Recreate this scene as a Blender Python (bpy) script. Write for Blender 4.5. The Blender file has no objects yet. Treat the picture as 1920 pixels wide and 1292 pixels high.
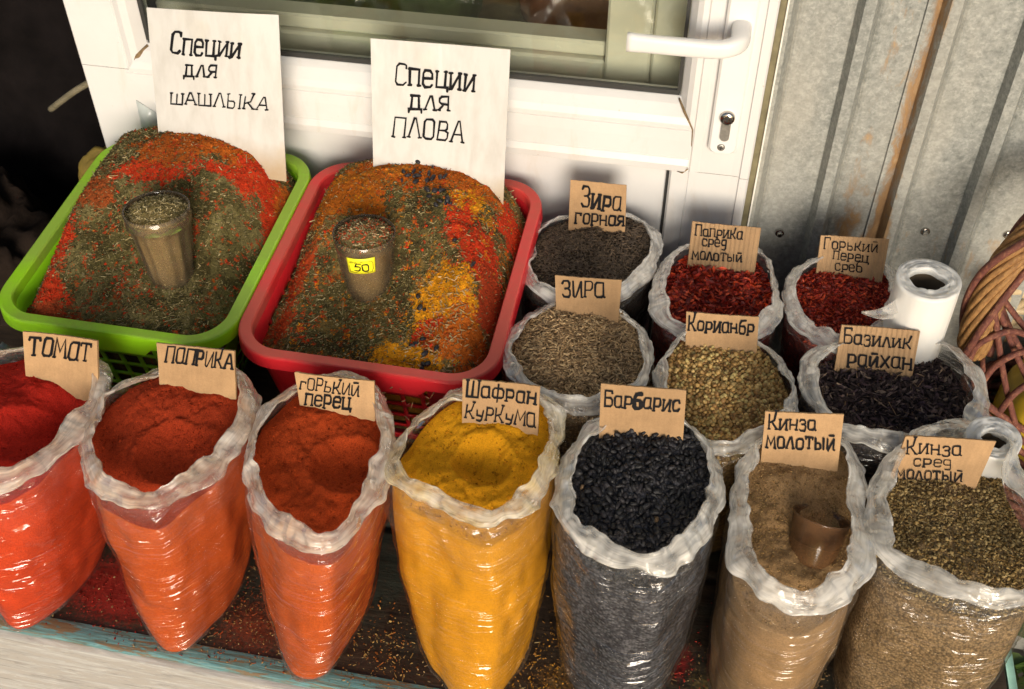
import bpy, math, random
import numpy as np
from mathutils import Vector, Euler

R = math.radians
sc = bpy.context.scene
COL = sc.collection

# ------------------------------------------------------------------ camera, sky, sun, exposure
CAM = (0.0, -1.11, 1.03)
PITCH, YAW, FOC = R(42.9), R(11.2), 2034.0
cam_d = bpy.data.cameras.new('camera')
cam_d.sensor_width = 36.0
cam_d.lens = 36.0 * FOC / 1920.0
cam_d.clip_start = 0.02
cam_d.clip_end = 200.0
cam_d.dof.use_dof = True
cam_d.dof.focus_distance = 1.12
cam_d.dof.aperture_fstop = 11.0
cam = bpy.data.objects.new('camera', cam_d)
COL.objects.link(cam)
cam.location = CAM
cam.rotation_euler = (math.pi / 2 - PITCH, 0, YAW)
sc.camera = cam

SUN_EL, SUN_AZ = R(12.0), R(14.0)          # azimuth: how far the light comes from the right of the wall's normal
world = bpy.data.worlds.new('World')
sc.world = world
world.use_nodes = True
wn = world.node_tree
sky = wn.nodes.new('ShaderNodeTexSky')
sky.sky_type = 'NISHITA'
sky.sun_disc = False
sky.sun_elevation = SUN_EL
sky.sun_rotation = math.pi - SUN_AZ        # the sky's rotation runs clockwise from +Y
sky.air_density = 1.0
sky.dust_density = 3.0
bg = wn.nodes['Background']
wn.links.new(sky.outputs[0], bg.inputs['Color'])
bg.inputs['Strength'].default_value = 0.125

sun_d = bpy.data.lights.new('sun', 'SUN')
sun_d.energy = 3.25
sun_d.angle = R(28.0)
sun_d.color = (1.0, 0.95, 0.88)
sun = bpy.data.objects.new('sun', sun_d)
COL.objects.link(sun)
to_sun = Vector((math.sin(SUN_AZ) * math.cos(SUN_EL), -math.cos(SUN_AZ) * math.cos(SUN_EL), math.sin(SUN_EL)))
sun.rotation_euler = to_sun.to_track_quat('Z', 'Y').to_euler()
sun.location = (1, -4, 2)

sc.view_settings.view_transform = 'Standard'
sc.view_settings.look = 'None'
sc.view_settings.exposure = 0.0
sc.view_settings.gamma = 1.0
sc.view_settings.use_curve_mapping = False
try:
    sc.cycles.transparent_max_bounces = 24
    sc.cycles.max_bounces = 8
except Exception:
    pass

rng = np.random.default_rng(7)

# ------------------------------------------------------------------ survey helpers: where a sight line meets a known plane
def sight(px, py):
    u = (px - 960) / FOC
    v = (646 - py) / FOC
    fw = math.cos(PITCH) + math.sin(PITCH) * v
    up = -math.sin(PITCH) + math.cos(PITCH) * v
    return (u * math.cos(YAW) - fw * math.sin(YAW), u * math.sin(YAW) + fw * math.cos(YAW), up)

def at_z(px, py, z):
    d = sight(px, py)
    t = (z - CAM[2]) / d[2]
    return np.array((d[0] * t, CAM[1] + d[1] * t, z))

def at_y(px, py, y):
    d = sight(px, py)
    t = (y - CAM[1]) / d[1]
    return np.array((d[0] * t, y, CAM[2] + d[2] * t))

def at_lean(px, py, y0, z0, lean):
    d = sight(px, py)
    k = math.tan(R(lean))
    t = (y0 - CAM[1] + (CAM[2] - z0) * k) / (d[1] - d[2] * k)
    return np.array((d[0] * t, CAM[1] + d[1] * t, CAM[2] + d[2] * t))

# ------------------------------------------------------------------ noise
def _hash(i, j, k, seed):
    h = (i * 374761393 + j * 668265263 + k * 2147483647 + seed * 1274126177) & 0xffffffff
    h = ((h ^ (h >> 13)) * 1274126177) & 0xffffffff
    h = ((h ^ (h >> 16)) * 2246822519) & 0xffffffff
    return ((h ^ (h >> 15)) & 0xffffff) / float(0xffffff)

def vnoise(p, seed=0):
    p = np.asarray(p, float)
    f = np.floor(p).astype(np.int64)
    w = p - f
    w = w * w * w * (w * (w * 6 - 15) + 10)
    out = 0
    for dx in (0, 1):
        for dy in (0, 1):
            for dz in (0, 1):
                h = _hash(f[..., 0] + dx, f[..., 1] + dy, f[..., 2] + dz, seed)
                out = out + h * (w[..., 0] if dx else 1 - w[..., 0]) * (w[..., 1] if dy else 1 - w[..., 1]) * (w[..., 2] if dz else 1 - w[..., 2])
    return out * 2 - 1

def fbm(p, oct=4, seed=0, gain=0.5):
    p = np.asarray(p, float)
    a, s, t = 1.0, 0.0, 0.0
    for o in range(oct):
        s = s + a * vnoise(p * (2.03 ** o), seed + o * 17)
        t += a
        a *= gain
    return s / t

def xyz(x, y, z=0):
    x, y, z = np.broadcast_arrays(np.asarray(x, float), np.asarray(y, float), np.asarray(z, float))
    return np.stack([x, y, z], -1)

# ------------------------------------------------------------------ objects
def base_of(o):
    v = np.zeros(3)
    while o is not None:
        v += np.array(o.location)
        o = o.parent
    return v

def mk(name, V, faces, mat, parent=None, smooth=True, attrs=None, loc=None, thick=None):
    """one mesh object; V in world metres; faces = list of arrays (n,3)/(n,4) or python lists"""
    V = np.asarray(V, float)
    if not isinstance(faces, (list, tuple)):
        faces = [faces]
    me = bpy.data.meshes.new(name)
    loops, starts, n = [], [], 0
    for F in faces:
        if isinstance(F, np.ndarray) and F.ndim == 2:
            loops.append(F.reshape(-1))
            starts.append(n + np.arange(len(F)) * F.shape[1])
            n += F.size
        else:
            loops.append(np.array(F))
            starts.append(np.array([n]))
            n += len(F)
    loops = np.concatenate(loops).astype(np.int32)
    starts = np.concatenate(starts).astype(np.int32)
    org = base_of(parent) if parent is not None else (np.zeros(3) if loc is None else np.asarray(loc, float))
    me.vertices.add(len(V))
    me.vertices.foreach_set('co', (V - org).astype(np.float32).reshape(-1))
    me.loops.add(len(loops))
    me.loops.foreach_set('vertex_index', loops)
    me.polygons.add(len(starts))
    me.polygons.foreach_set('loop_start', starts)
    me.update(calc_edges=True)
    me.validate()
    me.polygons.foreach_set('use_smooth', np.full(len(me.polygons), bool(smooth)))
    for an, a in (attrs or {}).items():
        a = np.asarray(a, np.float32)
        if a.ndim == 1:
            at = me.attributes.new(an, 'FLOAT', 'POINT')
            at.data.foreach_set('value', a)
        else:
            at = me.attributes.new(an, 'FLOAT_COLOR', 'POINT')
            at.data.foreach_set('color', np.concatenate([a, np.ones((len(a), 1), np.float32)], 1).reshape(-1))
    if mat is not None:
        me.materials.append(mat)
    o = bpy.data.objects.new(name, me)
    COL.objects.link(o)
    if parent is not None:
        o.parent = parent
    else:
        o.location = org
    if thick:
        m = o.modifiers.new('thickness', 'SOLIDIFY')
        m.thickness = thick
        m.offset = 0
    return o

def tag(o, label=None, cat=None, group=None, kind=None):
    if label: o['label'] = label
    if cat: o['category'] = cat
    if group: o['group'] = group
    if kind: o['kind'] = kind
    return o

def thing(name, label, cat, loc=(0, 0, 0), group=None):
    o = bpy.data.objects.new(name, None)
    o.empty_display_size = 0.03
    COL.objects.link(o)
    o.location = loc
    return tag(o, label, cat, group)

def grid_faces(nr, nc, wrap=False):
    """rows x cols of vertices -> quads"""
    c = nc if wrap else nc - 1
    i = np.arange(nr - 1)[:, None] * nc
    j = np.arange(c)[None, :]
    j2 = (j + 1) % nc
    return np.stack([i + j, i + j2, i + nc + j2, i + nc + j], -1).reshape(-1, 4)

class MB:
    """collects pieces of one mesh"""
    def __init__(s):
        s.V, s.F, s.n = [], [], 0
    def add(s, V, F):
        V = np.asarray(V, float)
        s.V.append(V)
        for f in (F if isinstance(F, list) else [F]):
            s.F.append(np.asarray(f) + s.n)
        s.n += len(V)
    def box(s, lo, hi, bev=0.0):
        (x0, y0, z0), (x1, y1, z1) = lo, hi
        if bev <= 0:
            V = [(x, y, z) for x in (x0, x1) for y in (y0, y1) for z in (z0, z1)]
            F = np.array([(0, 1, 3, 2), (4, 6, 7, 5), (0, 4, 5, 1), (2, 3, 7, 6), (0, 2, 6, 4), (1, 5, 7, 3)])
            s.add(V, F)
            return
        b = bev
        V, idx = [], {}
        for ix, (xa, xs) in enumerate(((x0, 1), (x1, -1))):
            for iy, (ya, ys) in enumerate(((y0, 1), (y1, -1))):
                for iz, (za, zs) in enumerate(((z0, 1), (z1, -1))):
                    for ax in range(3):
                        p = [xa + xs * b, ya + ys * b, za + zs * b]
                        p[ax] = (xa, ya, za)[ax]
                        idx[ix, iy, iz, ax] = len(V)
                        V.append(p)
        F = []
        for ax in range(3):
            o1, o2 = [a for a in range(3) if a != ax]
            for side in (0, 1):
                q = []
                for a, c in ((0, 0), (1, 0), (1, 1), (0, 1)):
                    k = [0, 0, 0]; k[ax] = side; k[o1] = a; k[o2] = c
                    q.append(idx[k[0], k[1], k[2], ax])
                F.append(q)
        for ax in range(3):
            o1, o2 = [a for a in range(3) if a != ax]
            for a in (0, 1):
                for c in (0, 1):
                    q = []
                    for e, pax in ((0, o1), (1, o1), (1, o2), (0, o2)):
                        k = [0, 0, 0]; k[ax] = e; k[o1] = a; k[o2] = c
                        q.append(idx[k[0], k[1], k[2], pax])
                    F.append(q)
        T = [[idx[a, b2, c, ax] for ax in range(3)] for a in (0, 1) for b2 in (0, 1) for c in (0, 1)]
        s.add(V, [np.array(F), np.array(T)])
    def tube(s, P, r, n=8, cap=True):
        P = np.asarray(P, float)
        m = len(P)
        r = np.broadcast_to(np.asarray(r, float), (m,))
        T = np.gradient(P, axis=0)
        T /= np.linalg.norm(T, axis=1)[:, None] + 1e-12
        up = np.array((0.13, 0.21, 0.97))
        if abs(T[0] @ up) > 0.9: up = np.array((0.95, 0.2, 0.1))
        N = np.zeros_like(P)
        a = up - (up @ T[0]) * T[0]
        for i in range(m):
            a = a - (a @ T[i]) * T[i]
            a /= np.linalg.norm(a) + 1e-12
            N[i] = a
        B = np.cross(T, N)
        th = np.linspace(0, 2 * math.pi, n, endpoint=False)
        V = P[:, None] + r[:, None, None] * (N[:, None] * np.cos(th)[None, :, None] + B[:, None] * np.sin(th)[None, :, None])
        F = [grid_faces(m, n, True)]
        V = V.reshape(-1, 3)
        s.add(V, F)
        if cap:
            k = s.n - m * n
            s.F.append(np.array([np.arange(n)[::-1] + k]))
            s.F.append(np.array([np.arange(n) + k + (m - 1) * n]))
    def build(s, name, mat, parent=None, **kw):
        return mk(name, np.concatenate(s.V), s.F, mat, parent, **kw)

def spline(P, n, closed=False):
    P = np.asarray(P, float)
    m = len(P)
    t = np.linspace(0, m if closed else m - 1, n, endpoint=not closed)
    i = np.floor(t).astype(int)
    if not closed:
        i = np.clip(i, 0, m - 2)
    u = (t - i)[:, None]
    g = (lambda k: P[k % m]) if closed else (lambda k: P[np.clip(k, 0, m - 1)])
    a, b, c, d = g(i - 1), g(i), g(i + 1), g(i + 2)
    return 0.5 * (2 * b + (c - a) * u + (2 * a - 5 * b + 4 * c - d) * u ** 2 + (3 * b - a - 3 * c + d) * u ** 3)

def lathe(prof, n=32, c=(0, 0, 0), axis=None):
    prof = np.asarray(prof, float)
    th = np.linspace(0, 2 * math.pi, n, endpoint=False)
    V = np.stack([prof[:, 0][:, None] * np.cos(th), prof[:, 0][:, None] * np.sin(th), np.repeat(prof[:, 1][:, None], n, 1)], -1).reshape(-1, 3)
    F = grid_faces(len(prof), n, True)
    if axis is not None:
        q = Vector((0, 0, 1)).rotation_difference(Vector(axis)).to_matrix()
        V = V @ np.array(q).T
    return V + np.array(c), F

# ------------------------------------------------------------------ materials
def mat_new(name):
    m = bpy.data.materials.new(name)
    m.use_nodes = True
    nt = m.node_tree
    return m, nt, nt.nodes['Principled BSDF'], nt.nodes['Material Output']

def nd(nt, t, **kw):
    n = nt.nodes.new(t)
    for k, v in kw.items():
        if k in n.inputs: n.inputs[k].default_value = v
        else: setattr(n, k, v)
    return n

def ramp(nt, src, stops, interp='LINEAR'):
    n = nt.nodes.new('ShaderNodeValToRGB')
    n.color_ramp.interpolation = interp
    e = n.color_ramp.elements
    while len(e) < len(stops): e.new(0.5)
    for q, (p, c) in zip(e, stops):
        q.position = p
        q.color = (*c, 1) if len(c) == 3 else c
    nt.links.new(src, n.inputs[0])
    return n

def mapped(nt, scale=(1, 1, 1), rot=(0, 0, 0)):
    tc = nt.nodes.new('ShaderNodeTexCoord')
    mp = nt.nodes.new('ShaderNodeMapping')
    mp.inputs['Scale'].default_value = scale
    mp.inputs['Rotation'].default_value = rot
    nt.links.new(tc.outputs['Object'], mp.inputs['Vector'])
    return mp.outputs[0]

def noise(nt, vec, scale, detail=4, rough=0.55, dist=0.0):
    n = nd(nt, 'ShaderNodeTexNoise', Scale=scale, Detail=detail, Roughness=rough, Distortion=dist)
    nt.links.new(vec, n.inputs['Vector'])
    return n.outputs['Fac']

def bump(nt, h, strength, dist, normal=None):
    b = nd(nt, 'ShaderNodeBump', Strength=strength, Distance=dist)
    nt.links.new(h, b.inputs['Height'])
    if normal is not None: nt.links.new(normal, b.inputs['Normal'])
    return b.outputs[0]

def mixc(nt, fac, a, b, mode='MIX'):
    n = nt.nodes.new('ShaderNodeMix')
    n.data_type = 'RGBA'
    n.blend_type = mode
    for s, v in ((0, fac), (6, a), (7, b)):
        if hasattr(v, 'is_output') or hasattr(v, 'links'):
            nt.links.new(v, n.inputs[s])
        else:
            n.inputs[s].default_value = v if s == 0 else (*v, 1)
    return n.outputs[2]

def math_n(nt, op, a, b=None):
    n = nt.nodes.new('ShaderNodeMath')
    n.operation = op
    for s, v in ((0, a), (1, b)):
        if v is None: continue
        if hasattr(v, 'is_output'): nt.links.new(v, n.inputs[s])
        else: n.inputs[s].default_value = v
    return n.outputs[0]

def m_plain(name, col, rough=0.5, spec=0.5, vary=0.12, scale=30, bmp=0.0, bscale=200, metal=0.0):
    m, nt, p, out = mat_new(name)
    v = mapped(nt)
    f = noise(nt, v, scale, 5)
    c = ramp(nt, f, [(0.3, tuple(x * (1 - vary) for x in col)), (0.7, tuple(min(1, x * (1 + vary)) for x in col))])
    nt.links.new(c.outputs[0], p.inputs['Base Color'])
    p.inputs['Roughness'].default_value = rough
    p.inputs['Specular IOR Level'].default_value = spec
    p.inputs['Metallic'].default_value = metal
    if bmp:
        nt.links.new(bump(nt, noise(nt, v, bscale, 4), bmp, 0.002), p.inputs['Normal'])
    return m

def m_powder(name, col, dark=0.6, flecks=None, scale=900):
    """loose ground spice: fine grain with slight clumps; flecks = colour of sparse specks"""
    m, nt, p, out = mat_new(name)
    v = mapped(nt)
    f1 = noise(nt, v, 45, 5, 0.6)
    f2 = noise(nt, v, scale, 3, 0.6)
    c1 = ramp(nt, f1, [(0.3, tuple(x * 0.82 for x in col)), (0.72, col)])
    c2 = ramp(nt, f2, [(0.32, (dark, dark, dark)), (0.6, (1, 1, 1))])
    c = mixc(nt, 1.0, c1.outputs[0], c2.outputs[0], 'MULTIPLY')
    if flecks:
        f3 = noise(nt, v, 420, 2, 0.5)
        k = ramp(nt, f3, [(0.66, (0, 0, 0)), (0.72, (1, 1, 1))])
        c = mixc(nt, k.outputs[0], c, flecks)
    nt.links.new(c, p.inputs['Base Color'])
    p.inputs['Roughness'].default_value = 0.95
    p.inputs['Specular IOR Level'].default_value = 0.12
    h = math_n(nt, 'ADD', f2, math_n(nt, 'MULTIPLY', f1, 1.0))
    nt.links.new(bump(nt, h, 0.55, 0.0012), p.inputs['Normal'])
    return m

def m_chips(name, cols, scale=350, stretch=(1, 1, 1)):
    """packed coarse pieces seen through the film or under loose pieces"""
    m, nt, p, out = mat_new(name)
    v = mapped(nt, stretch)
    vo = nd(nt, 'ShaderNodeTexVoronoi', Scale=scale, Randomness=1.0)
    nt.links.new(v, vo.inputs['Vector'])
    sp = nt.nodes.new('ShaderNodeSeparateColor')
    nt.links.new(vo.outputs['Color'], sp.inputs[0])
    st = [(i / max(1, len(cols) - 1), c) for i, c in enumerate(cols)]
    c = ramp(nt, sp.outputs[0], st)
    e = ramp(nt, vo.outputs['Distance'], [(0.25, (1, 1, 1)), (0.75, (0.45, 0.45, 0.45))])
    f = noise(nt, v, 40, 3)
    g = ramp(nt, f, [(0.35, (0.75, 0.75, 0.75)), (0.65, (1, 1, 1))])
    cc = mixc(nt, 1.0, mixc(nt, 1.0, c.outputs[0], e.outputs[0], 'MULTIPLY'), g.outputs[0], 'MULTIPLY')
    nt.links.new(cc, p.inputs['Base Color'])
    p.inputs['Roughness'].default_value = 0.8
    p.inputs['Specular IOR Level'].default_value = 0.2
    inv = math_n(nt, 'SUBTRACT', 1.0, vo.outputs['Distance'])
    nt.links.new(bump(nt, inv, 0.6, 0.0015), p.inputs['Normal'])
    return m

def m_attr(name, rough=0.85, spec=0.2, bscale=900, bst=0.3, grain=0.35, coat=0.0):
    """colour from the mesh's own colour layer (each piece its own colour)"""
    m, nt, p, out = mat_new(name)
    a = nd(nt, 'ShaderNodeAttribute', attribute_name='piece_colour')
    v = mapped(nt)
    f = noise(nt, v, bscale, 3, 0.6)
    g = ramp(nt, f, [(0.3, (1 - grain,) * 3), (0.65, (1, 1, 1))])
    nt.links.new(mixc(nt, 1.0, a.outputs['Color'], g.outputs[0], 'MULTIPLY'), p.inputs['Base Color'])
    p.inputs['Roughness'].default_value = rough
    p.inputs['Specular IOR Level'].default_value = spec
    if bst:
        nt.links.new(bump(nt, f, bst, 0.0012), p.inputs['Normal'])
    return m

def m_film(name, tint=(0.86, 0.84, 0.80), dust=None, crease=0.0042, folded=False):
    """clear polythene: see-through with sharp reflections; the 'milk' layer is how many folds lie on each other"""
    m, nt, p, out = mat_new(name)
    nt.nodes.remove(p)
    v = mapped(nt, (1, 1, 1))
    al = nd(nt, 'ShaderNodeAttribute', attribute_name='along')
    ac = nd(nt, 'ShaderNodeAttribute', attribute_name='across')
    def flow(sa, sc_, seed):
        cx = nt.nodes.new('ShaderNodeCombineXYZ')
        nt.links.new(math_n(nt, 'MULTIPLY', al.outputs['Fac'], sa), cx.inputs[0])
        nt.links.new(math_n(nt, 'MULTIPLY', ac.outputs['Fac'], sc_), cx.inputs[1])
        cx.inputs[2].default_value = seed
        ad = nt.nodes.new('ShaderNodeVectorMath')
        oi = nt.nodes.new('ShaderNodeObjectInfo')
        sc2 = nt.nodes.new('ShaderNodeVectorMath'); sc2.operation = 'ADD'
        mu = math_n(nt, 'MULTIPLY', oi.outputs['Random'], 37.0)
        nt.links.new(cx.outputs[0], sc2.inputs[0]); nt.links.new(mu, sc2.inputs[1])
        return sc2.outputs[0]
    if folded:
        # flattened fold: creases run along it, hardly any across
        n1 = noise(nt, flow(22, 260, 1.0), 1.0, 3, 0.5, 0.6)
        n2 = noise(nt, flow(9, 120, 4.0), 1.0, 2, 0.5, 1.0)
        vo = nd(nt, 'ShaderNodeTexVoronoi', Scale=1.0, Randomness=1.0)
        nt.links.new(flow(60, 80, 3.0), vo.inputs['Vector'])
        h = math_n(nt, 'ADD', math_n(nt, 'MULTIPLY', n1, 0.45), math_n(nt, 'ABSOLUTE', math_n(nt, 'SUBTRACT', n2, 0.5)))
        h = math_n(nt, 'ADD', h, math_n(nt, 'MULTIPLY', vo.outputs['Distance'], 1.1))
        nb = bump(nt, h, 1.0, crease)
        streak = n1
    else:
        n1 = noise(nt, v, 55, 3, 0.5, 0.8)
        # taut creases that run round the bag: thin ridges in drifting patches
        n2 = noise(nt, flow(7, 72, 2.0), 1.0, 2, 0.5, 0.9)
        rg = math_n(nt, 'SUBTRACT', 1.0, math_n(nt, 'MULTIPLY', math_n(nt, 'ABSOLUTE', math_n(nt, 'SUBTRACT', n2, 0.5)), 4.5))
        rg = math_n(nt, 'MAXIMUM', rg, 0.0)
        pt = ramp(nt, noise(nt, flow(9, 20, 7.0), 1.0, 3), [(0.40, (0.05,) * 3), (0.57, (1,) * 3)])
        h = math_n(nt, 'ADD', math_n(nt, 'MULTIPLY', n1, 0.5), math_n(nt, 'MULTIPLY', rg, pt.outputs[0]))
        vo = nd(nt, 'ShaderNodeTexVoronoi', Scale=1.0, Randomness=1.0)
        nt.links.new(flow(48, 75, 5.0), vo.inputs['Vector'])
        cm = nd(nt, 'ShaderNodeAttribute', attribute_name='crumple')
        h = math_n(nt, 'ADD', h, math_n(nt, 'MULTIPLY', math_n(nt, 'MULTIPLY', vo.outputs['Distance'], 1.6), cm.outputs['Fac']))
        nb = bump(nt, h, 1.0, crease)
        streak = noise(nt, v, 110, 4, 0.6, 1.0)
    tr = nd(nt, 'ShaderNodeBsdfTransparent', Color=(0.97, 0.97, 0.96, 1))
    gl = nd(nt, 'ShaderNodeBsdfGlossy', Roughness=0.17 if folded else 0.13, Color=(1, 1, 1, 1))
    nt.links.new(nb, gl.inputs['Normal'])
    fr = nd(nt, 'ShaderNodeFresnel', IOR=1.5)
    fac = math_n(nt, 'MINIMUM', math_n(nt, 'MULTIPLY', fr.outputs[0], 1.0 if folded else 1.1), 0.30)
    mx = nt.nodes.new('ShaderNodeMixShader')
    nt.links.new(fac, mx.inputs[0]); nt.links.new(tr.outputs[0], mx.inputs[1]); nt.links.new(gl.outputs[0], mx.inputs[2])
    df = nd(nt, 'ShaderNodeBsdfDiffuse')
    tl = nd(nt, 'ShaderNodeBsdfTranslucent')
    if dust:
        k = ramp(nt, noise(nt, v, 26, 5, 0.65), [(0.42, tint), (0.72, dust)])
        nt.links.new(k.outputs[0], df.inputs['Color']); nt.links.new(k.outputs[0], tl.inputs['Color'])
    else:
        df.inputs['Color'].default_value = (*tint, 1); tl.inputs['Color'].default_value = (*tint, 1)
    dm = nt.nodes.new('ShaderNodeMixShader'); dm.inputs[0].default_value = 0.45
    nt.links.new(df.outputs[0], dm.inputs[1]); nt.links.new(tl.outputs[0], dm.inputs[2])
    dg = nt.nodes.new('ShaderNodeMixShader')
    nt.links.new(fac, dg.inputs[0]); nt.links.new(dm.outputs[0], dg.inputs[1]); nt.links.new(gl.outputs[0], dg.inputs[2])
    at = nd(nt, 'ShaderNodeAttribute', attribute_name='milk')
    st = ramp(nt, streak, [(0.3, (0.6,) * 3), (0.68, (1.3,) * 3)])
    ml = math_n(nt, 'MINIMUM', math_n(nt, 'MULTIPLY', at.outputs['Fac'], st.outputs[0]), 0.97)
    mm = nt.nodes.new('ShaderNodeMixShader')
    nt.links.new(ml, mm.inputs[0]); nt.links.new(mx.outputs[0], mm.inputs[1]); nt.links.new(dg.outputs[0], mm.inputs[2])
    nt.links.new(mm.outputs[0], out.inputs['Surface'])
    return m

def m_glass(name, col=(0.9, 0.95, 0.92), rough=0.02, ior=1.5, film=0.0, filmcol=(0.5, 0.4, 0.3)):
    m, nt, p, out = mat_new(name)
    nt.nodes.remove(p)
    tr = nd(nt, 'ShaderNodeBsdfTransparent', Color=(*col, 1))
    gl = nd(nt, 'ShaderNodeBsdfGlossy', Roughness=rough, Color=(1, 1, 1, 1))
    fr = nd(nt, 'ShaderNodeFresnel', IOR=ior)
    mx = nt.nodes.new('ShaderNodeMixShader')
    nt.links.new(fr.outputs[0], mx.inputs[0]); nt.links.new(tr.outputs[0], mx.inputs[1]); nt.links.new(gl.outputs[0], mx.inputs[2])
    if film:
        df = nd(nt, 'ShaderNodeBsdfDiffuse', Color=(*filmcol, 1))
        m2 = nt.nodes.new('ShaderNodeMixShader')
        f = ramp(nt, noise(nt, mapped(nt), 60, 4), [(0.3, (film * 0.4,) * 3), (0.7, (film,) * 3)])
        nt.links.new(f.outputs[0], m2.inputs[0]); nt.links.new(mx.outputs[0], m2.inputs[1]); nt.links.new(df.outputs[0], m2.inputs[2])
        mx = m2
    nt.links.new(mx.outputs[0], out.inputs['Surface'])
    return m

def m_card(name, col, flute=0.5):
    m, nt, p, out = mat_new(name)
    a = nd(nt, 'ShaderNodeAttribute', attribute_name='across')
    w = math_n(nt, 'SINE', math_n(nt, 'MULTIPLY', a.outputs['Fac'], 2 * math.pi / 0.0052))
    v = mapped(nt)
    f = noise(nt, v, 55, 5, 0.6)
    fine = noise(nt, v, 700, 3, 0.6)
    oi = nt.nodes.new('ShaderNodeObjectInfo')
    lo = ramp(nt, oi.outputs['Random'], [(0, tuple(x * 0.84 for x in col)), (1, tuple(x * 1.1 for x in col))])
    sf = ramp(nt, f, [(0.28, (0.78,) * 3), (0.7, (1.0,) * 3)])
    stn = ramp(nt, noise(nt, v, 28, 4, 0.6), [(0.58, (1, 1, 1)), (0.75, (0.74, 0.70, 0.64))])
    c0 = mixc(nt, 1.0, mixc(nt, 1.0, lo.outputs[0], sf.outputs[0], 'MULTIPLY'), stn.outputs[0], 'MULTIPLY')
    g = ramp(nt, fine, [(0.3, (0.88,) * 3), (0.6, (1, 1, 1))])
    cc = mixc(nt, 1.0, c0, g.outputs[0], 'MULTIPLY')
    nt.links.new(cc, p.inputs['Base Color'])
    p.inputs['Roughness'].default_value = 0.85
    p.inputs['Specular IOR Level'].default_value = 0.2
    nt.links.new(bump(nt, math_n(nt, 'ADD', w, math_n(nt, 'MULTIPLY', fine, 0.8)), flute, 0.0007), p.inputs['Normal'])
    return m

def m_pvc(name):
    m, nt, p, out = mat_new(name)
    v = mapped(nt)
    f = noise(nt, v, 5, 6, 0.62)
    d = noise(nt, mapped(nt, (1, 1, 0.25)), 26, 6, 0.7, 0.4)
    c = ramp(nt, f, [(0.3, (0.60, 0.59, 0.575)), (0.65, (0.68, 0.675, 0.665))])
    k = ramp(nt, d, [(0.57, (0, 0, 0)), (0.84, (0.5, 0.5, 0.5))])
    cc = mixc(nt, k.outputs[0], c.outputs[0], (0.5, 0.41, 0.3))
    sp = ramp(nt, noise(nt, v, 90, 2, 0.5), [(0.74, (0, 0, 0)), (0.79, (0.6, 0.6, 0.6))])
    cc = mixc(nt, sp.outputs[0], cc, (0.42, 0.33, 0.24))
    nt.links.new(cc, p.inputs['Base Color'])
    p.inputs['Roughness'].default_value = 0.3
    nt.links.new(bump(nt, f, 0.1, 0.004), p.inputs['Normal'])
    return m

def m_galv(name):
    m, nt, p, out = mat_new(name)
    v = mapped(nt)
    vo = nd(nt, 'ShaderNodeTexVoronoi', Scale=420, Randomness=1.0)
    nt.links.new(v, vo.inputs['Vector'])
    spc = nt.nodes.new('ShaderNodeSeparateColor')
    nt.links.new(vo.outputs['Color'], spc.inputs[0])
    n1 = noise(nt, v, 120, 5, 0.65)
    big = noise(nt, mapped(nt, (1, 1, 0.3)), 9, 5, 0.6)
    c = ramp(nt, math_n(nt, 'ADD', math_n(nt, 'MULTIPLY', spc.outputs[0], 0.16), math_n(nt, 'MULTIPLY', n1, 0.80)),
             [(0.25, (0.16, 0.172, 0.16)), (0.5, (0.28, 0.29, 0.27)), (0.75, (0.43, 0.435, 0.405))])
    k = ramp(nt, big, [(0.45, (0, 0, 0)), (0.75, (0.7, 0.7, 0.7))])
    cc = mixc(nt, k.outputs[0], c.outputs[0], (0.42, 0.40, 0.345))
    # rust: the 'rust' layer of the sheet, broken up by noise
    a = nd(nt, 'ShaderNodeAttribute', attribute_name='rust')
    rn = noise(nt, mapped(nt, (1, 1, 0.35)), 60, 6, 0.7, 0.5)
    rk = ramp(nt, math_n(nt, 'ADD', a.outputs['Fac'], math_n(nt, 'MULTIPLY', math_n(nt, 'SUBTRACT', rn, 0.5), 1.9)), [(0.42, (0, 0, 0)), (0.75, (1, 1, 1))])
    rc = ramp(nt, rn, [(0.3, (0.13, 0.07, 0.035)), (0.55, (0.29, 0.17, 0.075)), (0.75, (0.42, 0.31, 0.18))])
    cc = mixc(nt, rk.outputs[0], cc, rc.outputs[0])
    nt.links.new(cc, p.inputs['Base Color'])
    p.inputs['Metallic'].default_value = 0.15
    p.inputs['Roughness'].default_value = 0.55
    nt.links.new(bump(nt, n1, 0.35, 0.0015), p.inputs['Normal'])
    return m

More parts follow.
